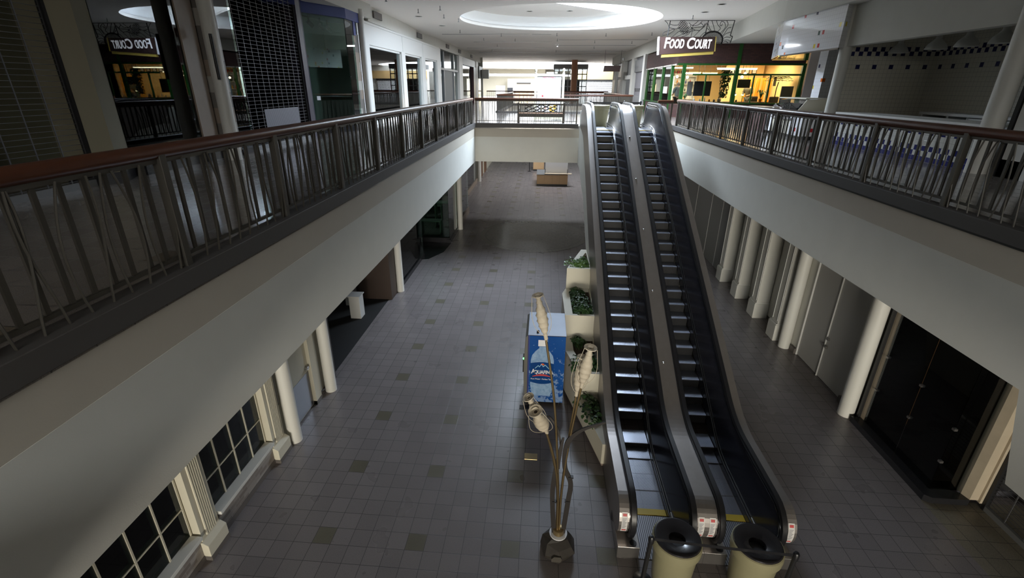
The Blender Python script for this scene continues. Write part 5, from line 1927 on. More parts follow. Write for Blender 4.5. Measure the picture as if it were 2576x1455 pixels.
def pilaster(label, y0, y1):
    t = thing('fluted_pilaster', label, 'pilaster', (LX, y0, 0.0), 'fluted cream pilasters')
    MB().box(LX - 0.2, LX + 0.05, y0, y1, 0.36, SB).build('shaft', M['cream'], t)
    fl = MB()
    n_ = 6
    ya, yb = y0 + 0.09, y1 - 0.06
    for k in range(n_):
        y = ya + (yb - ya) * (k + 0.5) / n_
        fl.tube([(LX + 0.052, y, 0.40), (LX + 0.052, y, SB)], 0.019, 8)
    fl.build('fluting', M['cream'], t, smooth=True)
    MB().prism([(LX + 0.05, 0.36), (LX + 0.14, 0.30), (LX + 0.14, 0.08), (LX - 0.2, 0.08), (LX - 0.2, 0.36)], 'y', y0 - 0.03, y1 + 0.03).build('plinth', M['cream'], t, bevel=0.008)
    MB().box(LX - 0.2, LX + 0.15, y0 - 0.03, y1 + 0.03, 0.0, 0.08).build('kick', M['kick'], t)
    return t


pilaster('cream fluted pilaster between the two gridded windows, lower left', -2.22, -1.84)
pilaster('cream fluted pilaster between a gridded window and the white round column, lower left', -0.18, 0.20)
pilaster('cream fluted pilaster beyond the near gridded window, lower left', -4.38, -3.98)
column('wall_left_lower_column', -2.95, 0.46, 0.135, 0.0, SB)
o = MB().box(LX + 0.0, LX + 0.05, 0.20, 0.26, 1.05, 1.75).build('wall_bar', M['black'], None, loc=(LX, 0.23, 1.05), bevel=0.01)
tag(o, 'black upright bar on the wall between the pilaster and the white column', 'bar')
d1 = struct('door_1', MB().box(LX - 0.12, LX - 0.05, 0.80, 1.63, 0.03, 2.15), M['cream'])
kp = MB().box(LX - 0.052, LX - 0.044, 0.83, 1.60, 0.05, 0.93).build('kick_plate', plain('grey_kick_plate', (0.20, 0.20, 0.22), 0.30, 0.5), d1)
hd = MB().tube([(LX - 0.05, 1.53, 1.05), (LX + 0.01, 1.53, 1.05)], 0.045, 12).tube([(LX + 0.005, 1.53, 1.05), (LX + 0.005, 1.42, 1.05)], 0.012, 8).build('door_handle', M['steel'], d1)
struct('trim_10_door_frame', MB().box(LX - 0.12, LX - 0.0, 0.66, 0.80, 0.0, SB).box(LX - 0.12, LX + 0.03, 1.63, 1.88, 0.0, SB).box(LX - 0.12, LX - 0.0, 0.8, 1.63, 2.15, SB), M['cream'])
struct('baseboard_left_door', MB().box(LX - 0.1, LX + 0.035, 1.63, 1.92, 0.0, 0.10), M['kick'])
column('wall_left_lower_column_b', -2.95, 2.22, 0.13, 0.0, SB)
struct('wall_left_lower_fill', MB().box(LX - 0.3, LX - 0.12, 0.2, 2.35, 0.0, SB), M['cream'])
struct('wall_left_dark_wood', MB().box(LX - 0.4, LX + 0.0, 2.38, 2.75, 0.0, SB).box(-4.5, LX, 7.45, 8.05, 0.0, SB), M['darkbrown'])
struct('trim_11_dark_head', MB().box(LX - 0.3, LX, 2.38, 8.1, 2.9, SB), M['darkbrown'])
for (x, y, w_, h, m, lb) in ((-3.75, 6.1, 0.34, 0.75, 'trimwhite', 'pale display plinth standing in the dark shop, lower left'), (-4.3, 7.0, 0.30, 1.1, 'greymetal', 'grey display stand deeper in the dark shop, lower left')):
    t = thing('display_stand', lb, 'display stand', (x, y, 0.0), 'stands in the dark shop')
    MB().box(x - w_ / 2, x + w_ / 2, y - w_ / 2, y + w_ / 2, 0.006, h).build('plinth', M[m], t, bevel=0.01)
    MB().box(x - w_ / 2 - 0.03, x + w_ / 2 + 0.03, y - w_ / 2 - 0.03, y + w_ / 2 + 0.03, h, h + 0.03).build('top', M[m], t)
column('wall_left_lower_column_c', -2.97, 8.22, 0.125, 0.0, SB)
pane('window_5', LX, 8.45, 11.95, 0.16, SB, 'glass_g')
struct('trim_12_sill', MB().box(LX - 0.10, LX + 0.05, 8.45, 11.95, 0.0, 0.16), M['granite'])
pane('window_6', -2.27, 13.9, 15.95, 0.16, SB, 'glass_g')
struct('window_7', MB().box(-4.2, -2.27, 14.08, 14.10, 0.22, SB), M['glass_g'])
struct('trim_13_sill', MB().box(-2.4, -2.22, 13.9, 15.95, 0.0, 0.16).box(-4.2, -2.27, 14.0, 14.15, 0.0, 0.22), M['granite'])
struct('wall_left_lower_interior', MB().box(-6.3, -6.2, 8.3, 24, 0, SB), M['greyroom'])
for k, (x, y, h) in enumerate(((-3.4, 15.2, 0.75), (-3.0, 16.6, 1.35), (-3.9, 17.8, 0.9))):
    t = thing('display_shelf', ['low pale shelf in the glazed corner window, lower left', 'taller pale shelf unit behind the glazed corner window, lower left', 'small pale shelf at the back of the glazed corner window, lower left'][k], 'shelf', (x, y, 0.0), 'pale shelves in the corner window')
    MB().box(x - 0.5, x + 0.5, y - 0.25, y + 0.25, h - 0.04, h).build('top', M['greyroom'], t)
    for s_ in (-0.48, 0.46):
        MB().box(x + s_, x + s_ + 0.03, y - 0.25, y + 0.25, 0.0, h - 0.04).build('side', M['greyroom'], t)
column('wall_left_lower_column_d', -2.16, 16.28, 0.13, 0.0, SB)
pane('window_8', -2.29, 16.9, 19.75, 0.35, SB, 'glass')
struct('trim_14_sill', MB().box(-2.45, -2.22, 16.9, 19.75, 0.0, 0.35), M['stone'])
struct('trim_15_return', MB().box(-3.2, -2.3, 19.75, 19.9, 0.0, SB), M['stone'])
pane('window_9', LX - 0.02, 20.5, 29.2, 0.30, SB, 'glass')
struct('trim_16_sill', MB().box(LX - 0.15, LX + 0.04, 19.9, 29.2, 0.0, 0.30), M['stone'])
column('wall_left_lower_column_e', -2.93, 29.6, 0.15, 0.0, SB)
struct('wall_left_lower_far', MB().box(LX - 0.3, LX, 29.8, 60, 0.0, SB), M['cream'])
struct('door_2', MB().box(LX, LX + 0.05, 31.0, 32.4, 0.0, 2.6), M['brownwood'])
struct('door_3', MB().box(LX, LX + 0.05, 33.6, 35.0, 0.0, 2.6), M['brownwood'])
# ------------------------------------------------------------------ lower right side (plane x = 9.15)
QX = 9.15
struct('wall_right_lower', MB().box(9.36, 9.6, 2.55, 23, 0.0, SB), M['wall'])
struct('baseboard_right', MB().box(9.296, 9.37, 5.2, 12.2, 0.0, 0.12).box(9.10, 9.2, 4.93, 5.16, 0.0, 0.16).box(9.10, 9.2, 2.46, 2.80, 0.0, 0.16), M['kick'])


def square_pier(label, y0, y1):
    t = thing('square_pilaster', label, 'pilaster', (QX, y0, 0.0), 'white square pilasters')
    x0 = 8.90
    MB().box(x0, 9.295, y0 + 0.02, y1 - 0.02, 0.52, SB).build('shaft', M['wall'], t)
    MB().box(x0 - 0.06, 9.295, y0 - 0.02, y1 + 0.02, 0.0, 0.50).build('plinth', M['wall'], t, bevel=0.01)
    MB().box(x0 - 0.04, 9.295, y0, y1, 0.50, 0.53).build('moulding', M['trimwhite'], t)
    MB().box(x0 - 0.012, x0, y0 + 0.05, y0 + 0.08, 0.6, SB).box(x0 - 0.012, x0, y1 - 0.09, y1 - 0.06, 0.6, SB).build('edge_bead', M['trimwhite'], t)
    return t


square_pier('white square pilaster beside the round column, lower right', 5.66, 6.08)
square_pier('white square pilaster, second from the round column, lower right', 7.12, 7.56)
square_pier('white square pilaster, third from the round column, lower right', 8.62, 9.06)
square_pier('white square pilaster, fourth from the round column and nearest the escalators, lower right', 10.16, 10.62)
for (y0, y1) in ((6.08, 7.12), (7.56, 8.62), (9.06, 10.16)):
    struct('wall_right_recess', MB().box(9.30, 9.37, y0, y1, 0.0, SB), M['wall'])
struct('wall_right_far_panel', MB().box(9.15, 9.37, 10.66, 23, 0.0, SB), plain('grey_panel', (0.33, 0.33, 0.31), 0.6))
struct('trim_17_panel_bead', MB().box(9.14, 9.155, 11.9, 11.94, 0.0, SB).box(9.14, 9.155, 13.2, 13.24, 0.0, SB).box(9.14, 9.155, 15.2, 15.24, 0.0, SB), M['trimwhite'])
column('wall_right_column', 9.02, 5.32, 0.15, 0.0, SB)
struct('wall_right_door_surround', MB().box(9.17, 9.4, 4.93, 5.3, 0.0, SB).box(9.17, 9.4, 2.4, 2.82, 0.0, SB).box(9.17, 9.4, 2.8, 4.95, 3.1, SB), M['wall'])
d4 = struct('door_4', MB().box(9.19, 9.25, 3.885, 4.93, 0.02, 3.1), plain('door_grey', (0.47, 0.465, 0.44), 0.5))
d5 = struct('door_5', MB().box(9.19, 9.25, 2.82, 3.865, 0.02, 3.1), bpy.data.materials['door_grey'])
struct('trim_18_door_edge', MB().box(9.15, 9.20, 4.90, 4.93, 0.0, SB).box(9.16, 9.20, 3.868, 3.882, 0.0, 3.1), M['trimwhite'])
MB().tube([(9.19, 3.80, 1.10), (9.14, 3.80, 1.10)], 0.035, 12).build('door_knob', M['steel'], d5, smooth=True)
MB().tube([(9.19, 3.80, 0.88), (9.15, 3.80, 0.88)], 0.045, 12).tube([(9.15, 3.80, 0.88), (9.14, 3.72, 0.88)], 0.016, 8).build('door_knob', M['steel'], d5)
MB().tube([(9.19, 3.95, 0.88), (9.15, 3.95, 0.88)], 0.045, 12).build('door_knob', M['steel'], d4)
column('wall_right_column_near', 9.02, 2.31, 0.16, 0.0, SB)
o = MB().box(9.13, 9.18, 2.62, 2.70, 1.5, 1.66).build('fire_alarm', M['redink'], None, loc=(9.15, 2.66, 1.5))
tag(o, 'small red fire alarm box on the wall beside the near white column, lower right', 'fire alarm')
struct('trim_19_black_joint', MB().box(9.12, 9.3, 2.06, 2.12, 0.0, SB), M['black'])
struct('trim_20_stone', MB().box(9.17, 9.44, 1.93, 2.07, 0.12, SB), M['stone_w'])
# angled display with black granite sill
struct('trim_21_sill', MB().prism([(8.98, 2.08), (8.98, -0.10), (9.08, -0.17), (9.70, -0.17), (9.70, -0.02), (9.30, 0.12), (9.30, 2.0)], 'z', 0.0, 0.13), M['granite'])
struct('window_10', MB().box(9.165, 9.175, 0.06, 0.95, 0.13, SB), M['glass_c'])
struct('window_11', MB().box(9.165, 9.175, 0.965, 1.93, 0.13, SB), M['glass_c'])
struct('window_12', MB().box(9.17, 9.68, 0.045, 0.055, 0.13, SB), M['glass_c'])
struct('floor_right_display', MB().box(9.18, 12.0, 0.10, 2.6, 0.0, 0.12), plain('display_floor', (0.09, 0.09, 0.105), 0.5))
struct('wall_right_slat_panel', MB().box(9.45, 9.95, 1.98, 2.05, 0.12, SB), M['slats'])
struct('wall_right_wood_panel', MB().prism([(9.95, 2.04), (10.25, 1.30), (10.35, 1.34), (10.05, 2.08)], 'z', 0.12, SB), wood('pale_brown_panel', (0.42, 0.20, 0.08), (0.33, 0.15, 0.06), 0.5, (8, 8, 1)))
struct('wall_right_slot_panel', MB().prism([(10.3, 1.2), (10.55, 0.1), (10.65, 0.12), (10.4, 1.22)], 'z', 0.12, SB), M['gridpanel'])
area('display_window_fill', (9.9, 1.1, 3.75), 1.2, 7, (1.0, 0.96, 0.86))  # added fill lamp to lift the dark display interior
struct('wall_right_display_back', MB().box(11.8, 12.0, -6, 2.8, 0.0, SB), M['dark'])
for k, (y, z) in enumerate(((1.90, 0.95), (1.90, 1.75), (0.95, 1.0), (0.95, 1.72), (0.06, 0.75), (0.06, 1.45))):
    nm = ['lower clamp on the stone edge', 'upper clamp on the stone edge', 'lower clamp at the pane joint', 'upper clamp at the pane joint', 'lower clamp at the glass corner', 'upper clamp at the glass corner'][k]
    o = MB().box(9.145, 9.20, y - 0.028, y + 0.028, z - 0.02, z + 0.02).build('glass_clamp', M['steel'], None, loc=(9.17, y, z))
    tag(o, 'small pale glass clamp, ' + nm + ' of the angled shop window', 'clamp', 'clamps of the angled window')
struct('trim_22_stone_return', MB().prism([(9.68, 0.06), (9.84, -0.02), (9.84, -0.16), (9.70, -0.16), (9.66, -0.02)], 'z', 0.13, SB), M['stone_w'])
struct('trim_23_stone_jamb', MB().box(9.84, 9.95, -0.20, 0.10, 0.10, SB), M['stone_w'])
grille('dark roll-down grille with a pale bottom bar in the near corner, lower right', 9.92, -4.5, -0.26, 0.0, SB, 0.07, 0.34)
o = MB().box(10.4, 11.0, -1.2, -0.6, 0.0, 0.9).build('shop_trolley', M['greymetal'], None, loc=(10.7, -0.9, 0.0), bevel=0.04)
tag(o, 'grey box standing in the dark behind the lower right grille', 'box')

# ------------------------------------------------------------------ upper right: tiled restaurant (plane x = 10.1)
RX = 10.1
struct('wall_right_restaurant_head', MB().box(RX - 0.1, RX + 0.15, 2.7, 8.05, 7.90, 8.95), M['wall'])
struct('wall_right_kitchen_side', MB().box(RX + 0.1, 12.5, 7.75, 7.9, UF, 8.9), M['kitchen'])
struct('wall_right_kitchen_back', MB().box(12.40, 12.6, 1.6, 7.75, UF, 8.9), M['kitchen'])
struct('wall_right_kitchen_near', MB().box(RX + 0.2, 12.5, 2.2, 2.4, UF, 8.9), M['kitchen'])
ct = thing('tiled_counter', 'long white serving counter with blue chequered tiles along its foot', 'counter', (RX, 2.75, UF))
MB().box(RX, RX + 0.30, 2.76, 7.45, UF, UF + 0.80).build('front', M['counter_tile'], ct)
MB().box(RX - 0.06, RX + 0.75, 2.74, 7.50, UF + 0.80, UF + 0.85).build('worktop', M['trimwhite'], ct, bevel=0.006)
bc_ = thing('back_counter', 'white back counter with open bays along the rear kitchen wall', 'counter', (12.0, 4.0, UF))
MB().box(11.8, 12.38, 2.6, 6.9, UF + 0.84, UF + 0.90).build('worktop', M['trimwhite'], bc_)
MB().box(11.85, 12.38, 2.6, 6.9, UF, UF + 0.60).build('base', M['trimwhite'], bc_)
for y in (2.65, 3.6, 4.4, 4.62, 5.4, 6.0, 6.85):
    MB().box(11.85, 12.38, y - 0.03, y + 0.03, UF + 0.60, UF + 0.84).build('divider', M['trimwhite'], bc_)
MB().box(11.85, 11.88, 2.65, 4.4, UF + 0.62, UF + 0.82).box(11.85, 11.88, 4.62, 5.4, UF + 0.62, UF + 0.82).build('drawer', M['trimwhite'], bc_)
o = MB().tube([(12.0, 3.1, UF + 0.9), (12.0, 3.1, UF + 1.15)], 0.10, 14).build('dark_urn', M['black'], None, loc=(12.0, 3.1, UF + 0.9), smooth=True)
tag(o, 'dark urn standing on the back counter beside the near column', 'urn')
for k, (x, y) in enumerate(((11.2, 7.45), (11.2, 6.16), (11.2, 5.28), (11.2, 4.40))):
    t = thing('pendant_lamp', ['white dome pendant lamp by the tiled side wall', 'white dome pendant lamp, second from the tiled side wall', 'white dome pendant lamp, third from the tiled side wall', 'white dome pendant lamp, farthest from the tiled side wall'][k], 'pendant lamp', (x, y, 7.78), 'kitchen pendant lamps')
    MB().lathe([(0.22, 0.0), (0.215, 0.03), (0.17, 0.12), (0.09, 0.20), (0.06, 0.24), (0.055, 0.33)], (x, y, 7.72), 24).build('lamp_shade', M['trimwhite'], t, smooth=True)
    MB().tube([(x, y, 8.02), (x, y, 8.88)], 0.012, 6).build('cord', M['black'], t)
column('wall_right_upper_column', 10.05, 2.55, 0.165, UF, 8.9)
struct('trim_24_black_joint', MB().box(RX, RX + 0.2, 2.22, 2.30, UF, 8.9), M['black'])
struct('window_13', MB().box(RX + 0.10, RX + 0.11, -6, 2.10, UF + 0.3, 8.6), M['glass'])
struct('wall_right_near_front', MB().box(RX + 0.02, RX + 0.2, -6, 2.2, UF, UF + 0.3).box(RX + 0.02, RX + 0.2, 1.75, 2.2, UF, 8.9), M['trimwhite'])
struct('floor_right_near_inside', MB().box(RX + 0.21, 12.9, -6, 2.1, UF, UF + 0.28), plain('pale_green_floor', (0.30, 0.34, 0.31), 0.5))
struct('wall_right_near_inside', MB().box(13.0, 13.2, -8, 2.2, UF, 8.9), M['greyroom'])
column('wall_right_upper_column_far', 10.07, 7.82, 0.15, UF, 8.95)

# ------------------------------------------------------------------ tiled corner stall
st = thing('tiled_stall_head', 'white tiled stall head with scattered coloured tiles above the display case', 'stall head', (9.9, 8.0, 7.82))
MB().prism([(9.72, 7.55), (9.70, 11.08), (10.4, 13.2), (12.6, 13.2), (12.6, 7.95), (10.25, 7.95)], 'z', 7.86, 8.93).build('tiled_box', M['stall_tile'], st)
MB().prism([(9.74, 7.6), (9.72, 11.06), (10.4, 13.15), (12.5, 13.15), (12.5, 7.95), (10.25, 7.95)], 'z', 7.82, 7.86).build('mirror_soffit', plain('mirror_panel', (0.75, 0.75, 0.76), 0.05, 1.0), st)
pr = thing('tiled_pier', 'white tiled square pier with coloured tiles rising behind the display case', 'pier', (11.2, 11.0, UF))
MB().box(11.15, 11.65, 10.75, 11.25, UF, 7.82).build('tiled_shaft', M['stall_tile'], pr)
dc = thing('display_case', 'white curved-glass food display case on a tiled base by the round column', 'display case', (9.9, 9.2, UF))
y0, y1 = 8.42, 10.9
MB().prism([(9.72, UF + 0.10), (9.66, UF + 0.52), (9.66, UF + 0.56), (10.55, UF + 0.56), (10.55, UF + 0.10)], 'y', y0 + 0.75, y1 - 0.5).build('front_panel', M['cream'], dc)
MB().box(9.78, 10.55, y0, y1, UF, UF + 0.10).build('plinth', M['black'], dc)
MB().box(9.66, 10.55, y0, y0 + 0.75, UF + 0.10, UF + 0.80).build('tiled_end', M['stall_tile'], dc)
MB().box(9.66, 10.55, y1 - 0.5, y1, UF + 0.10, UF + 0.80).build('tiled_end', M['stall_tile'], dc)
MB().box(9.60, 9.70, y0 + 0.72, y1 - 0.48, UF + 0.54, UF + 0.60).build('front_trim', M['chrome'], dc)
gl = MB().loft([[(9.66, y, UF + 0.58), (9.78, y, UF + 0.86), (10.0, y, UF + 1.10), (10.35, y, UF + 1.15)] for y in (y0 + 0.75, y1 - 0.02)])
gl.build('curved_glass', M['glass_c'], dc, smooth=True)
MB().prism([(9.66, UF + 0.58), (10.02, UF + 1.12), (10.60, UF + 1.15), (10.60, UF + 0.58)], 'y', y0 + 0.70, y0 + 0.74).build('end_panel', M['cream'], dc)
MB().box(9.98, 10.6, y0 + 0.7, y1, UF + 1.14, UF + 1.17).build('top_panel', M['cream'], dc)
MB().box(9.8, 10.5, y0 + 0.8, y1 - 0.1, UF + 0.78, UF + 0.79).build('shelf', M['glass_c'], dc)
for yy in (9.5, 10.1, 10.6):
    MB().box(10.0, 10.3, yy - 0.02, yy + 0.02, UF + 0.6, UF + 1.0).build('shelf_bracket', M['black'], dc)
MB().box(9.6, 10.1, 11.0, 12.4, UF + 0.78, UF + 0.84).build('side_counter', M['stone_w'], dc)
MB().box(9.68, 10.05, 11.0, 12.35, UF, UF + 0.78).build('side_base', M['brick'], dc)

# ------------------------------------------------------------------ lit shop beside the food court sign
SXL, SXR, SYF, SYB = 8.58, 14.75, 19.6, 27.6
sh = thing('brick_shop_front', 'brick and green framed shop front with warm lit windows', 'shop front', (SXL, SYF, UF))
MB().box(SXL, SXR, SYF - 0.02, SYF + 0.15, 7.95, 8.875).build('brick_head', M['brick'], sh)
MB().box(SXL - 0.02, SXL + 0.15, SYF, SYB, 7.95, 8.80).build('brick_head', M['brick'], sh)
MB().box(8.86, SXR, SYF, SYF + 0.15, UF, 6.10).build('brick_sill', M['brick'], sh)
MB().prism([(8.86, SYF), (8.58, 20.5), (8.73, 20.5), (8.95, SYF + 0.15)], 'z', UF, 6.06).build('brick_sill', M['brick'], sh)
MB().box(SXL, SXL + 0.15, 20.5, SYB, UF, 6.05).build('brick_sill', M['brick'], sh)
for x, w_ in ((8.93, 0.08), (11.52, 0.085), (SXR - 0.03, 0.08)):
    MB().box(x - w_, x + w_, SYF - 0.056, SYF + 0.10, UF, 7.985 if w_ < 0.085 else 8.875).build('green_post', M['green'], sh)
for x in (10.05, 12.41, 13.21):
    MB().box(x - 0.03, x + 0.03, SYF - 0.02, SYF + 0.06, 6.1, 7.44).build('green_mullion', M['green'], sh)
for y in (20.55, 22.6, 24.9, 26.95):
    MB().box(SXL - 0.065, SXL + 0.08, y - 0.06, y + 0.06, UF, 7.975).build('green_post', M['green'], sh)
MB().box(9.4, SXR, SYF - 0.03, SYF + 0.08, 7.43, 7.51).build('green_transom', M['green'], sh)
MB().box(SXL, SXR, SYF - 0.05, SYF + 0.12, 7.90, 7.98).build('green_head', M['green'], sh)
MB().box(SXL - 0.06, SXL + 0.1, SYF, SYB, 7.90, 7.97).build('steel_head', M['steel'], sh)
MB().box(8.86, SXR, SYF - 0.04, SYF + 0.1, 6.08, 6.14).build('green_sill', M['green'], sh)
MB().box(SXL - 0.04, SXL + 0.12, 20.5, SYB, 6.03, 6.09).build('green_sill', M['green'], sh)
MB().box(8.93, SXR, SYF + 0.02, SYF + 0.03, 6.12, 7.92).build('pane', M['glass_c'], sh)
MB().prism([(8.93, SYF + 0.02), (8.60, 20.55), (8.61, 20.553), (8.94, SYF + 0.023)], 'z', 6.10, 7.92).build('pane', M['glass_n'], sh)
MB().box(SXL + 0.02, SXL + 0.03, 20.55, SYB, 6.08, 7.92).build('pane', M['glass_n'], sh)
IX = SXL + 0.2
struct('wall_shop_back', MB().box(IX, 15.2, 27.3, 27.5, UF, 8.9), M['warmwall'])
struct('wall_right_pale', MB().box(14.86, 17, SYF - 0.1, SYF + 0.08, UF, 8.875), plain('pale_pink_wall', (0.52, 0.46, 0.42), 0.7))
struct('wall_shop_right', MB().box(14.86, 15.2, SYF + 0.1, 27.5, UF, 8.9), M['warmwall'])
struct('ceiling_shop', MB().box(IX, 15.2, SYF + 0.16, 27.5, 8.30, 8.4), M['warmwall'])
struct('floor_shop', MB().box(IX, 15.0, SYF + 0.15, 27.4, UF, UF + 0.01), plain('shop_floor', (0.22, 0.15, 0.08), 0.4))
struct('wall_shop_mid', MB().box(12.6, 14.7, 24.2, 24.4, UF, 8.3), M['warmwall'])
area('shop_tubes_light', (10.6, 23.4, 8.1), 3.4, 190, (1.0, 0.80, 0.48), size_y=2.6)
area('shop_window_light', (13.3, 21.9, 8.15), 2.4, 95, (1.0, 0.74, 0.38), size_y=1.8)
for k, (x, y, z, l) in enumerate(((10.15, 22.6, 7.62, 1.0), (11.15, 22.6, 7.60, 0.8), (12.8, 23.2, 7.86, 2.2), (10.2, 25.5, 8.0, 1.6))):
    t = thing('strip_light', ['bright strip light over the large dark screen', 'second bright strip light right of the first, over the large dark screen', 'long strip light high behind the palm', 'strip light deep inside at the back of the brick shop'][k], 'strip light', (x, y, z), 'shop strip lights')
    MB().box(x - l / 2, x + l / 2, y - 0.06, y + 0.06, z, z + 0.05).build('housing', M['trimwhite'], t)
    MB().tube([(x - l / 2 + .02, y, z - 0.02), (x + l / 2 - .02, y, z - 0.02)], 0.03, 8).build('tube', M['tube_glow'], t)
    for s_ in (-0.4, 0.4):
        MB().tube([(x + s_ * l, y, z + 0.05), (x + s_ * l, y, 8.30)], 0.008, 5).build('hanger', M['black'], t)
for k, (x, y, z) in enumerate(((12.95, 22.3, 7.58), (12.55, 21.6, 7.40), (9.32, 22.4, 7.42), (9.72, 21.8, 7.38), (8.95, 24.8, 7.3))):
    t = thing('globe_lamp', ['glowing globe lamp high beside the centre mullion', 'glowing globe lamp below the transom right of the thick green post', 'glowing globe lamp above the standing figure', 'glowing globe lamp beside the large dark screen', 'glowing globe lamp deep behind the side windows'][k], 'pendant lamp', (x, y, z), 'glowing globe lamps')
    MB().lathe([(0.0, -0.075), (0.05, -0.055), (0.075, 0.0), (0.05, 0.055), (0.02, 0.075)], (x, y, z), 14).build('globe', M['lamp_glow'], t, smooth=True)
    MB().tube([(x, y, z + 0.07), (x, y, 8.30)], 0.008, 5).build('cord', M['black'], t)
for k, (x0, x1, z0, z1, y) in enumerate(((10.05, 10.95, 6.43, 7.18, 21.4), (12.32, 12.98, 6.85, 7.28, 21.4))):
    t = thing('hanging_screen', ['large dark screen hanging in the left half of the lit shop window', 'smaller dark screen hanging right of the thick green post'][k], 'screen', ((x0 + x1) / 2, y, z0), 'dark hanging screens')
    MB().box(x0, x1, y, y + 0.07, z0, z1).build('display', M['screen'], t, bevel=0.008)
    for xx in (x0 + 0.15, x1 - 0.15):
        MB().tube([(xx, y + 0.03, z1), (xx, y + 0.03, 8.30)], 0.008, 5).build('rod', M['black'], t)
    if k == 0:
        MB().box(x0 - 0.30, x0 - 0.02, y + 0.25, y + 0.29, z0, z1 - 0.02).build('side_sheet', M['greymetal'], t)
for k in range(9):
    x, y, z = (9.9 + 0.28 * k, 27.22, 7.55 + 0.0 * k) if k < 5 else (12.75 + 0.42 * (k - 5), 24.15, 7.62)
    wd = 0.20 if k < 5 else 0.26
    t = thing('framed_picture', '%s framed picture from the left in the row %s' % (['first', 'second', 'third', 'fourth', 'fifth', 'first', 'second', 'third', 'fourth'][k], 'of five at the back' if k < 5 else 'of four above the gold drapes'), 'picture', (x, y, z), 'framed pictures in the shop')
    MB().box(x, x + wd, y, y + 0.03, z, z + 0.32).build('frame', M['darkbrown'], t)
    MB().box(x + 0.03, x + wd - 0.03, y - 0.004, y, z + 0.03, z + 0.29).build('print', M['redink'] if k < 5 else M['paper'], t)
for k in range(5):
    x = 13.25 + 0.31 * k
    mb = MB()
    rows = []
    for zz in (UF + 0.35, 7.38):
        rows.append([(x + 0.25 * q / 16, 22.9 + 0.035 * math.sin(q * 1.9 + k), zz) for q in range(17)])
    mb.loft(rows)
    o = mb.build('gold_drape', M['gold'], None, loc=(x, 22.9, UF + 0.35), smooth=True)
    tag(o, 'gold drape hanging behind the palm, %s from the left' % ['first', 'second', 'third', 'fourth', 'fifth'][k], 'drape', 'gold drapes')
for k, (x, z0, z1, y) in enumerate(((13.72, 6.55, 7.35, 21.0), (13.95, 6.95, 7.38, 20.9))):
    o = MB().box(x, x + 0.14, y, y + 0.01, z0 if k else 6.35, z1 if k else 6.75).build('paper_sign', M['paper'], None, loc=(x, y, z0))
    tag(o, 'white paper strip hung in the window, %s' % ('upper one near the palm crown' if k else 'lower one near the palm trunk'), 'paper sign', 'hung paper strips')
o = MB().box(14.08, 14.66, 20.1, 20.16, UF, 6.94).build('slate_board', plain('slate_board_face', (0.30, 0.29, 0.26), 0.6, var=0.3, vscale=4), None, loc=(14.37, 20.1, UF))
tag(o, 'grey board with dark blotches at the right end of the lit window', 'board')
o = MB().box(SXL - 0.06, SXL - 0.05, 21.0, 21.9, 6.55, 6.9).build('paper_notice', M['paper'], None, loc=(SXL, 21.4, 6.55))
tag(o, 'white paper notice stuck on the side window of the brick shop', 'notice')
shf = thing('stock_shelf', 'white shelving unit of bottles behind the side panes of the brick shop', 'shelf', (9.6, 26.6, UF))
for z in (0.3, 0.75, 1.2, 1.65, 2.1):
    MB().box(8.95, 11.6, 26.7, 27.15, UF + z, UF + z + 0.03).build('shelf_board', M['trimwhite'], shf)
for x in (8.93, 10.25, 11.6):
    MB().box(x, x + 0.03, 26.7, 27.15, UF + 0.01, UF + 2.3).build('upright', M['trimwhite'], shf)
MB().box(8.93, 11.63, 27.15, 27.18, UF + 0.01, UF + 2.3).build('back_panel', M['paper'], shf)
_rd = random.Random(33)
_cols = ['paper', 'terracotta', 'redink', 'black', 'greymetal', 'gold', 'leaf', 'blue']
for zi, z in enumerate((0.78, 1.23, 1.68)):
    for q in range(9):
        x = 9.12 + 0.27 * q
        h = _rd.uniform(0.16, 0.30)
        cm = _cols[(q * 3 + zi) % 8]
        o = MB().lathe([(0.045, 0), (0.05, h * 0.55), (0.02, h * 0.75), (0.02, h)], (x, 26.82, UF + z), 10).build('bottle', M[cm], None, loc=(x, 26.82, UF + z), smooth=True)
        tag(o, 'small product bottle on the white shelving deep in the brick shop', 'bottle', 'bottles on the shop shelving')
cab = thing('wall_cabinet', 'pale blue tall cabinet behind the side panes of the brick shop', 'cabinet', (8.95, 24.2, UF))
MB().box(9.3, 9.8, 24.9, 25.3, UF + 0.01, UF + 2.1).build('body', plain('pale_blue_cabinet', (0.42, 0.55, 0.66), 0.5), cab, bevel=0.01)
MB().box(9.33, 9.54, 24.87, 24.9, UF + 0.1, UF + 2.05).build('door', plain('pale_blue_door', (0.50, 0.62, 0.72), 0.5), cab)
MB().box(9.56, 9.77, 24.87, 24.9, UF + 0.1, UF + 2.05).build('door', bpy.data.materials['pale_blue_door'], cab)
t = thing('work_table', 'long cluttered work table inside the lit window', 'table', (11.0, 20.8, UF))
MB().box(9.2, 13.75, 20.5, 21.3, UF + 0.72, UF + 0.76).build('tabletop', M['darkbrown'], t)
for x in (9.3, 11.5, 13.65):
    for y in (20.56, 21.22):
        MB().box(x - 0.03, x + 0.03, y - 0.03, y + 0.03, UF + 0.01, UF + 0.72).build('leg', M['black'], t)
rd = random.Random(21)
items = [(9.95, 'white jar', 'paper', 0.05, 0.16), (10.25, 'cream jar', 'cream', 0.045, 0.14), (10.5, 'white bottle', 'paper', 0.03, 0.22), (10.75, 'terracotta cup', 'terracotta', 0.05, 0.12), (11.0, 'grey tin', 'greymetal', 0.06, 0.12), (11.25, 'patterned white pot', 'label', 0.09, 0.2), (12.15, 'black mug', 'black', 0.05, 0.11), (12.85, 'small white cup', 'trimwhite', 0.05, 0.1)]
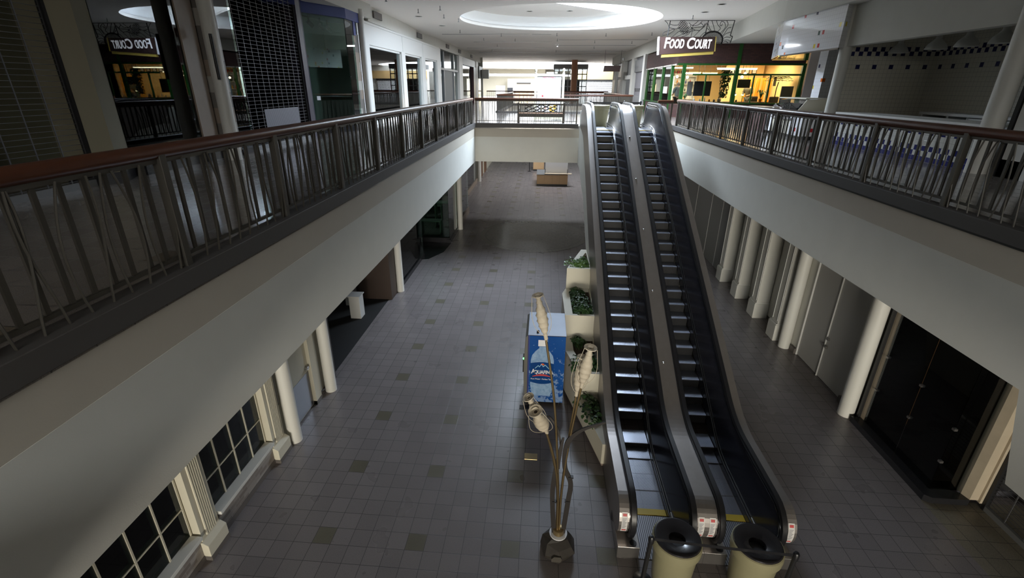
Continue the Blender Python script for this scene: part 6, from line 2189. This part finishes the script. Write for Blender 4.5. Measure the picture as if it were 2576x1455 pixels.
for (x, nm, m, r_, h) in items:
    z = UF + 0.76
    o = MB().lathe([(r_ * 0.8, 0), (r_, h * 0.3), (r_ * 0.95, h * 0.7), (r_ * 0.5, h * 0.85), (r_ * 0.55, h)], (x, 20.75, z), 14).build(nm.replace(' ', '_'), M[m], None, loc=(x, 20.75, z), smooth=True)
    tag(o, nm + ' standing on the work table in the lit shop window', nm.split()[-1], 'clutter on the work table')
for k, (x, y) in enumerate(((12.42, 20.7), (12.1, 20.9))):
    t = thing('desk_lamp', ['green desk lamp with a glowing bulb just right of the thick post', 'green desk lamp with a glowing bulb just left of the thick post'][k] if k == 0 else 'green desk lamp with a glowing bulb behind the thick green post', 'desk lamp', (x, y, UF + 0.76), 'desk lamps')
    MB().tube([(x, y, UF + 0.76), (x, y, UF + 1.10)], 0.018, 8).build('stem', plain('lime_green_%d' % k, (0.10, 0.35, 0.03), 0.4), t)
    MB().lathe([(0.09, 0.0), (0.05, 0.06), (0.02, 0.10)], (x, y, UF + 1.12), 14).build('lamp_shade', M['trimwhite'], t)
    MB().lathe([(0.0, -0.05), (0.05, -0.03), (0.06, 0.0)], (x, y, UF + 1.12), 12).build('bulb', M['lamp_glow'], t)


def leafy(label, x, y, z, pot_r, pot_h, potm, n_, reach, h, m='leaf2', name='potted_plant'):
    t = thing(name, label, 'plant', (x, y, z))
    MB().lathe([(pot_r * 0.75, 0.0), (pot_r, pot_h), (pot_r * 0.9, pot_h), (pot_r * 0.85, pot_h - 0.03), (0, pot_h - 0.03)], (x, y, z), 18).build('pot', M[potm], t, smooth=True)
    rd_ = random.Random(int(x * 100))
    mb = MB()
    for k in range(n_):
        a = 2 * PI * k / n_ + rd_.uniform(-.3, .3)
        e = rd_.uniform(0.4, 1.0)
        pts = [(x, y, z + pot_h), (x + math.cos(a) * reach * 0.5 * e, y + math.sin(a) * reach * 0.5 * e, z + pot_h + h * e), (x + math.cos(a) * reach * e, y + math.sin(a) * reach * e, z + pot_h + h * e * 0.75)]
        c = curve(pts, 4)
        rows = []
        for i, p in enumerate(c):
            w_ = 0.035 * math.sin(PI * (0.1 + 0.9 * i / (len(c) - 1)) * 0.98)
            sd = Vector((-math.sin(a), math.cos(a), 0))
            rows.append([p + sd * w_, p - sd * w_])
        mb.loft(rows)
    mb.build('leaves', M[m], t, fix=False)
    return t


leafy('spiky green plant on the work table below the standing figure', 9.45, 20.75, UF + 0.76, 0.09, 0.12, 'potolive', 14, 0.32, 0.28)
leafy('leafy plant in a bright orange pot right of the thick green post', 13.38, 20.75, UF + 0.62 + 0.14, 0.085, 0.16, 'terracotta', 16, 0.35, 0.45)
t = thing('palm', 'slender potted palm in an olive pot before the gold drapes', 'plant', (14.05, 20.6, UF))
MB().lathe([(0.19, 0.0), (0.25, 0.72), (0.22, 0.72), (0.20, 0.66), (0, 0.66)], (14.05, 20.6, UF), 20).build('pot', M['potolive'], t, smooth=True)
MB().tube(curve([(14.05, 20.6, UF + 0.66), (14.03, 20.6, UF + 1.3), (14.08, 20.6, UF + 1.75)], 6), 0.025, 8).build('trunk', M['darkbrown'], t)
fr = MB()
for k in range(11):
    a = 2 * PI * k / 11 + 0.2
    for s_ in range(8):
        f = (s_ + 1) / 8
        base = Vector((14.08 + math.cos(a) * 0.55 * f, 20.6 + math.sin(a) * 0.45 * f, UF + 1.75 + 0.30 * math.sin(PI * f * 0.8) - 0.12 * f * f))
        for q in (-1, 1):
            d_ = Vector((math.cos(a + q * 0.9), math.sin(a + q * 0.9), -0.35))
            leaf_geo(fr, base, (0, 0, 1), d_, 0.17)
fr.build('fronds', M['leaf'], t, fix=False)
vine = thing('hanging_vine', 'dark green vine hanging down the window left of the thick green post', 'plant', (11.2, 20.1, 7.85))
MB().lathe([(0.10, 0.0), (0.14, 0.14), (0.12, 0.14)], (11.2, 20.1, 7.55), 16).build('hanging_pot', M['potolive'], vine)
MB().tube([(11.2, 20.1, 7.68), (11.2, 20.1, 8.30)], 0.006, 5).build('hook_wire', M['black'], vine)
vm_ = MB()
rd = random.Random(8)
for k in range(420):
    f = rd.random()
    a = rd.random() * 2 * PI
    rr = 0.30 * (1 - f * 0.35) * math.sqrt(rd.random())
    leaf_geo(vm_, (11.2 + math.cos(a) * rr, 20.1 + math.sin(a) * rr * 0.6, 7.72 - 1.30 * f), (math.cos(a), math.sin(a), 0.4), (rd.uniform(-.5, .5), rd.uniform(-.5, .5), -1), rd.uniform(0.06, 0.11))
vm_.build('leaves', M['leaf'], vine, fix=False)
for k, (x, y) in enumerate(((13.6, 22.0), (14.42, 21.3))):
    t = thing('salon_chair', ['dark padded chair behind the orange pot plant', 'dark round-backed chair beside the slate board'][k], 'chair', (x, y, UF), 'dark shop chairs')
    MB().lathe([(0.24, 0.0), (0.24, 0.03), (0.04, 0.06), (0.04, 0.42)], (x, y, UF + 0.01), 16).build('pedestal', M['greymetal'], t)
    MB().box(x - 0.26, x + 0.26, y - 0.25, y + 0.25, UF + 0.43, UF + 0.54).build('seat', M['black'], t, bevel=0.04)
    MB().box(x - 0.25, x + 0.25, y + 0.20, y + 0.30, UF + 0.54, UF + 1.02).build('backrest', M['black'], t, bevel=0.05)


def person(label, loc, rz, joints, edges, radii, cloth_groups, hair_m, skin_m='skin', head_dir=(0, -1)):
    """one continuous skinned body; clothing shells and hair are children"""
    me = bpy.data.meshes.new('body')
    names = list(joints)
    me.from_pydata([joints[n_] for n_ in names], [(names.index(a), names.index(b)) for a, b in edges], [])
    o = bpy.data.objects.new('person', me)
    COL.objects.link(o)
    o.location = loc
    o.rotation_euler = (0, 0, rz)
    o.modifiers.new('skin', 'SKIN')
    for i, n_ in enumerate(names):
        me.skin_vertices[0].data[i].radius = radii[n_]
    me.skin_vertices[0].data[names.index('pelvis')].use_root = True
    sd = o.modifiers.new('sub', 'SUBSURF')
    sd.levels = 2
    sd.render_levels = 2
    me.materials.append(M[skin_m])
    tag(o, label, 'person', 'people in the lit shop')
    for nm, keys, grow, mat in cloth_groups:
        m2 = bpy.data.meshes.new(nm)
        ks = [k for k in names if k in keys]
        m2.from_pydata([joints[k] for k in ks], [(ks.index(a), ks.index(b)) for a, b in edges if a in ks and b in ks], [])
        c = bpy.data.objects.new(nm, m2)
        COL.objects.link(c)
        c.parent = o
        c.modifiers.new('skin', 'SKIN')
        for i, k in enumerate(ks):
            r_ = radii[k]
            m2.skin_vertices[0].data[i].radius = (r_[0] + grow, r_[1] + grow)
        m2.skin_vertices[0].data[0].use_root = True
        s2 = c.modifiers.new('sub', 'SUBSURF')
        s2.levels = 2
        s2.render_levels = 2
        m2.materials.append(M[mat])
    hx, hy, hz = joints['head']
    def blob(nm, cx, cy, cz, rx, ry, rz_, mat, cut=None):
        mb = MB()
        rows = []
        for i in range(9):
            ph = PI * i / 8
            rows.append([(cx + rx * math.sin(ph) * math.cos(2 * PI * k / 14), cy + ry * math.sin(ph) * math.sin(2 * PI * k / 14), cz + rz_ * math.cos(ph)) for k in range(14)])
        mb.loft(rows, closed=True)
        q = mb.build(nm, M[mat], None, loc=(0, 0, 0), smooth=True)
        q.parent = o
        return q
    dx, dy = head_dir
    blob('hair', hx - dx * 0.022, hy - dy * 0.022, hz + 0.035, 0.098, 0.105, 0.105, hair_m)
    blob('nose', hx + dx * 0.105, hy + dy * 0.105, hz - 0.01, 0.014, 0.018, 0.022, skin_m)
    for s_ in (-1, 1):
        blob('eye', hx + dx * 0.088 - dy * s_ * 0.034, hy + dy * 0.088 + dx * s_ * 0.034, hz + 0.015, 0.012, 0.012, 0.008, 'black')
        blob('ear', hx - dy * s_ * 0.098, hy + dx * s_ * 0.098, hz, 0.016, 0.022, 0.034, skin_m)
    blob('mouth', hx + dx * 0.094, hy + dy * 0.094, hz - 0.055, 0.024, 0.010, 0.006, 'redink')
    return o


def std_joints(h=1.70, sit=False, lean=0.0):
    J, Rr = {}, {}
    def put(n_, p, r_):
        J[n_] = p
        Rr[n_] = (r_, r_) if not isinstance(r_, tuple) else r_
    zp_ = 0.93
    put('pelvis', (0, 0, zp_), (0.15, 0.11))
    put('waist', (0, -0.01 - lean * 0.3, zp_ + 0.16), (0.135, 0.10))
    put('chest', (0, -lean * 0.7, zp_ + 0.36), (0.165, 0.115))
    put('neckbase', (0, -lean, zp_ + 0.52), (0.09, 0.075))
    put('neck', (0, -lean * 1.1 - 0.01, zp_ + 0.57), 0.052)
    put('head', (0, -lean * 1.2 - 0.02, zp_ + 0.68), (0.085, 0.10))
    put('crown', (0, -lean * 1.2 - 0.015, zp_ + 0.76), (0.06, 0.07))
    for s_, q in (('l', -1), ('r', 1)):
        put('shoulder_' + s_, (0.19 * q, -lean, zp_ + 0.47), 0.062)
        put('elbow_' + s_, (0.25 * q, 0.02 - lean * 0.9 - 0.05, zp_ + 0.20), 0.044)
        put('wrist_' + s_, (0.19 * q, -0.20 - lean, zp_ + 0.12), 0.030)
        put('palm_' + s_, (0.17 * q, -0.28 - lean, zp_ + 0.12), (0.040, 0.018))
        for f in range(4):
            put('f%d_%s' % (f, s_), (0.17 * q + (f - 1.5) * 0.022, -0.335 - lean, zp_ + 0.115), 0.0095)
            put('g%d_%s' % (f, s_), (0.17 * q + (f - 1.5) * 0.024, -0.365 - lean - 0.006 * (1.5 - abs(f - 1.5)), zp_ + 0.085), 0.008)
        put('t0_' + s_, (0.17 * q - q * 0.05, -0.27 - lean, zp_ + 0.11), 0.010)
        put('t1_' + s_, (0.17 * q - q * 0.065, -0.305 - lean, zp_ + 0.10), 0.009)
        put('hip_' + s_, (0.09 * q, 0, zp_ - 0.05), 0.095)
        put('knee_' + s_, (0.10 * q, -0.02, 0.49), 0.060)
        put('ankle_' + s_, (0.10 * q, 0.01, 0.09), 0.042)
        put('toe_' + s_, (0.11 * q, -0.15, 0.035), (0.042, 0.030))
    E_ = [('pelvis', 'waist'), ('waist', 'chest'), ('chest', 'neckbase'), ('neckbase', 'neck'), ('neck', 'head'), ('head', 'crown')]
    for s_ in 'lr':
        E_ += [('neckbase', 'shoulder_' + s_), ('shoulder_' + s_, 'elbow_' + s_), ('elbow_' + s_, 'wrist_' + s_), ('wrist_' + s_, 'palm_' + s_), ('palm_' + s_, 't0_' + s_), ('t0_' + s_, 't1_' + s_)]
        for f in range(4):
            E_ += [('palm_' + s_, 'f%d_%s' % (f, s_)), ('f%d_%s' % (f, s_), 'g%d_%s' % (f, s_))]
        E_ += [('pelvis', 'hip_' + s_), ('hip_' + s_, 'knee_' + s_), ('knee_' + s_, 'ankle_' + s_), ('ankle_' + s_, 'toe_' + s_)]
    return J, E_, Rr


TORSO = {'pelvis', 'waist', 'chest', 'neckbase'}
TOP_ = TORSO | {'shoulder_l', 'shoulder_r', 'elbow_l', 'elbow_r'}
LEGS = {'pelvis', 'hip_l', 'hip_r', 'knee_l', 'knee_r', 'ankle_l', 'ankle_r'}
J, E_, Rr = std_joints()
person('person in a grey top standing behind the left panes of the lit shop', (9.36, 22.0, UF + 0.01), PI + 0.25, J, E_, Rr, [('top', TOP_, 0.022, 'greycloth'), ('trousers', LEGS, 0.020, 'black')], 'greyhair')
J, E_, Rr = std_joints(lean=0.12)
person('person with ginger hair in an olive smock working right of the small dark screen', (13.30, 22.2, UF + 0.01), -0.9, J, E_, Rr, [('smock', TOP_, 0.03, 'smock'), ('trousers', LEGS, 0.020, 'greycloth')], 'orangehair')

# fronts beyond the brick shop on the right
struct('trim_25_pier', MB().box(8.42, 8.85, 27.65, 28.3, UF, 8.88), M['trimwhite'])
rs = thing('dining_shop_front', 'grey shop front with a small chequered band beyond the brick shop', 'shop front', (8.6, 28.3, UF))
MB().box(8.75, 8.9, 28.3, 32.5, UF, 8.88).build('wall', plain('slate_wall', (0.19, 0.185, 0.20), 0.6), rs)
MB().box(8.62, 8.76, 28.3, 32.5, 7.9, 8.7).build('sign_board', M['greymetal'], rs)
chk = MB()
for i in range(16):
    for j in range(2):
        if (i + j) % 2 == 0:
            chk.box(8.735, 8.75, 28.5 + 0.24 * i, 28.5 + 0.24 * (i + 1), 6.55 + 0.12 * j, 6.67 + 0.12 * j)
chk.build('chequer_band', M['black'], rs)
MB().box(8.5, 8.75, 28.8, 31.6, UF, 6.3).build('counter', M['greymetal'], rs)
struct('trim_26_pier', MB().box(8.5, 8.85, 32.5, 33.4, UF, 8.88), M['wall'])
rs = thing('shuttered_shop_front', 'dark shuttered shop front with a white sign strip above', 'shop front', (8.6, 33.4, UF))
MB().box(8.8, 8.9, 33.4, 37.2, UF, 8.88).build('wall', M['greymetal'], rs)
MB().box(8.6, 8.8, 33.8, 36.8, 7.45, 7.75).build('sign_strip', M['trimwhite'], rs)
MB().box(8.72, 8.8, 34.0, 36.6, UF, 7.45).build('shutter', stripes('shutter_slats', (0.10, 0.10, 0.13), (0.05, 0.05, 0.06), 0.12, 0.8, 'z', 0.5), rs)
struct('trim_27_pier', MB().box(8.5, 8.85, 37.2, 38.4, UF, 8.88), M['wall'])
rs = thing('brown_door_front', 'front with tall brown doors between white posts, far right', 'shop front', (8.6, 38.4, UF))
MB().box(8.75, 8.9, 38.4, 45.85, UF, 8.87).build('wall', M['wall'], rs)
for (a, b) in ((39.2, 41.4), (43.0, 45.2)):
    MB().box(8.66, 8.75, a, b, UF, 7.5).build('door', M['brownwood'], rs)
MB().box(8.66, 8.75, 39.2, 41.4, 7.7, 8.8).build('door_panel', M['brownwood'], rs)
for y in (38.9, 41.6, 42.7):
    MB().box(8.6, 8.78, y, y + 0.25, UF, 8.87).build('post', M['trimwhite'], rs)
o = MB().box(8.555, 8.6, 38.0, 38.9, 8.98, 9.24).build('air_vent', M['greymetal'], None, loc=(8.59, 38.0, 8.98))
tag(o, 'small air vent in the right bulkhead near the far hanging sign', 'air vent')
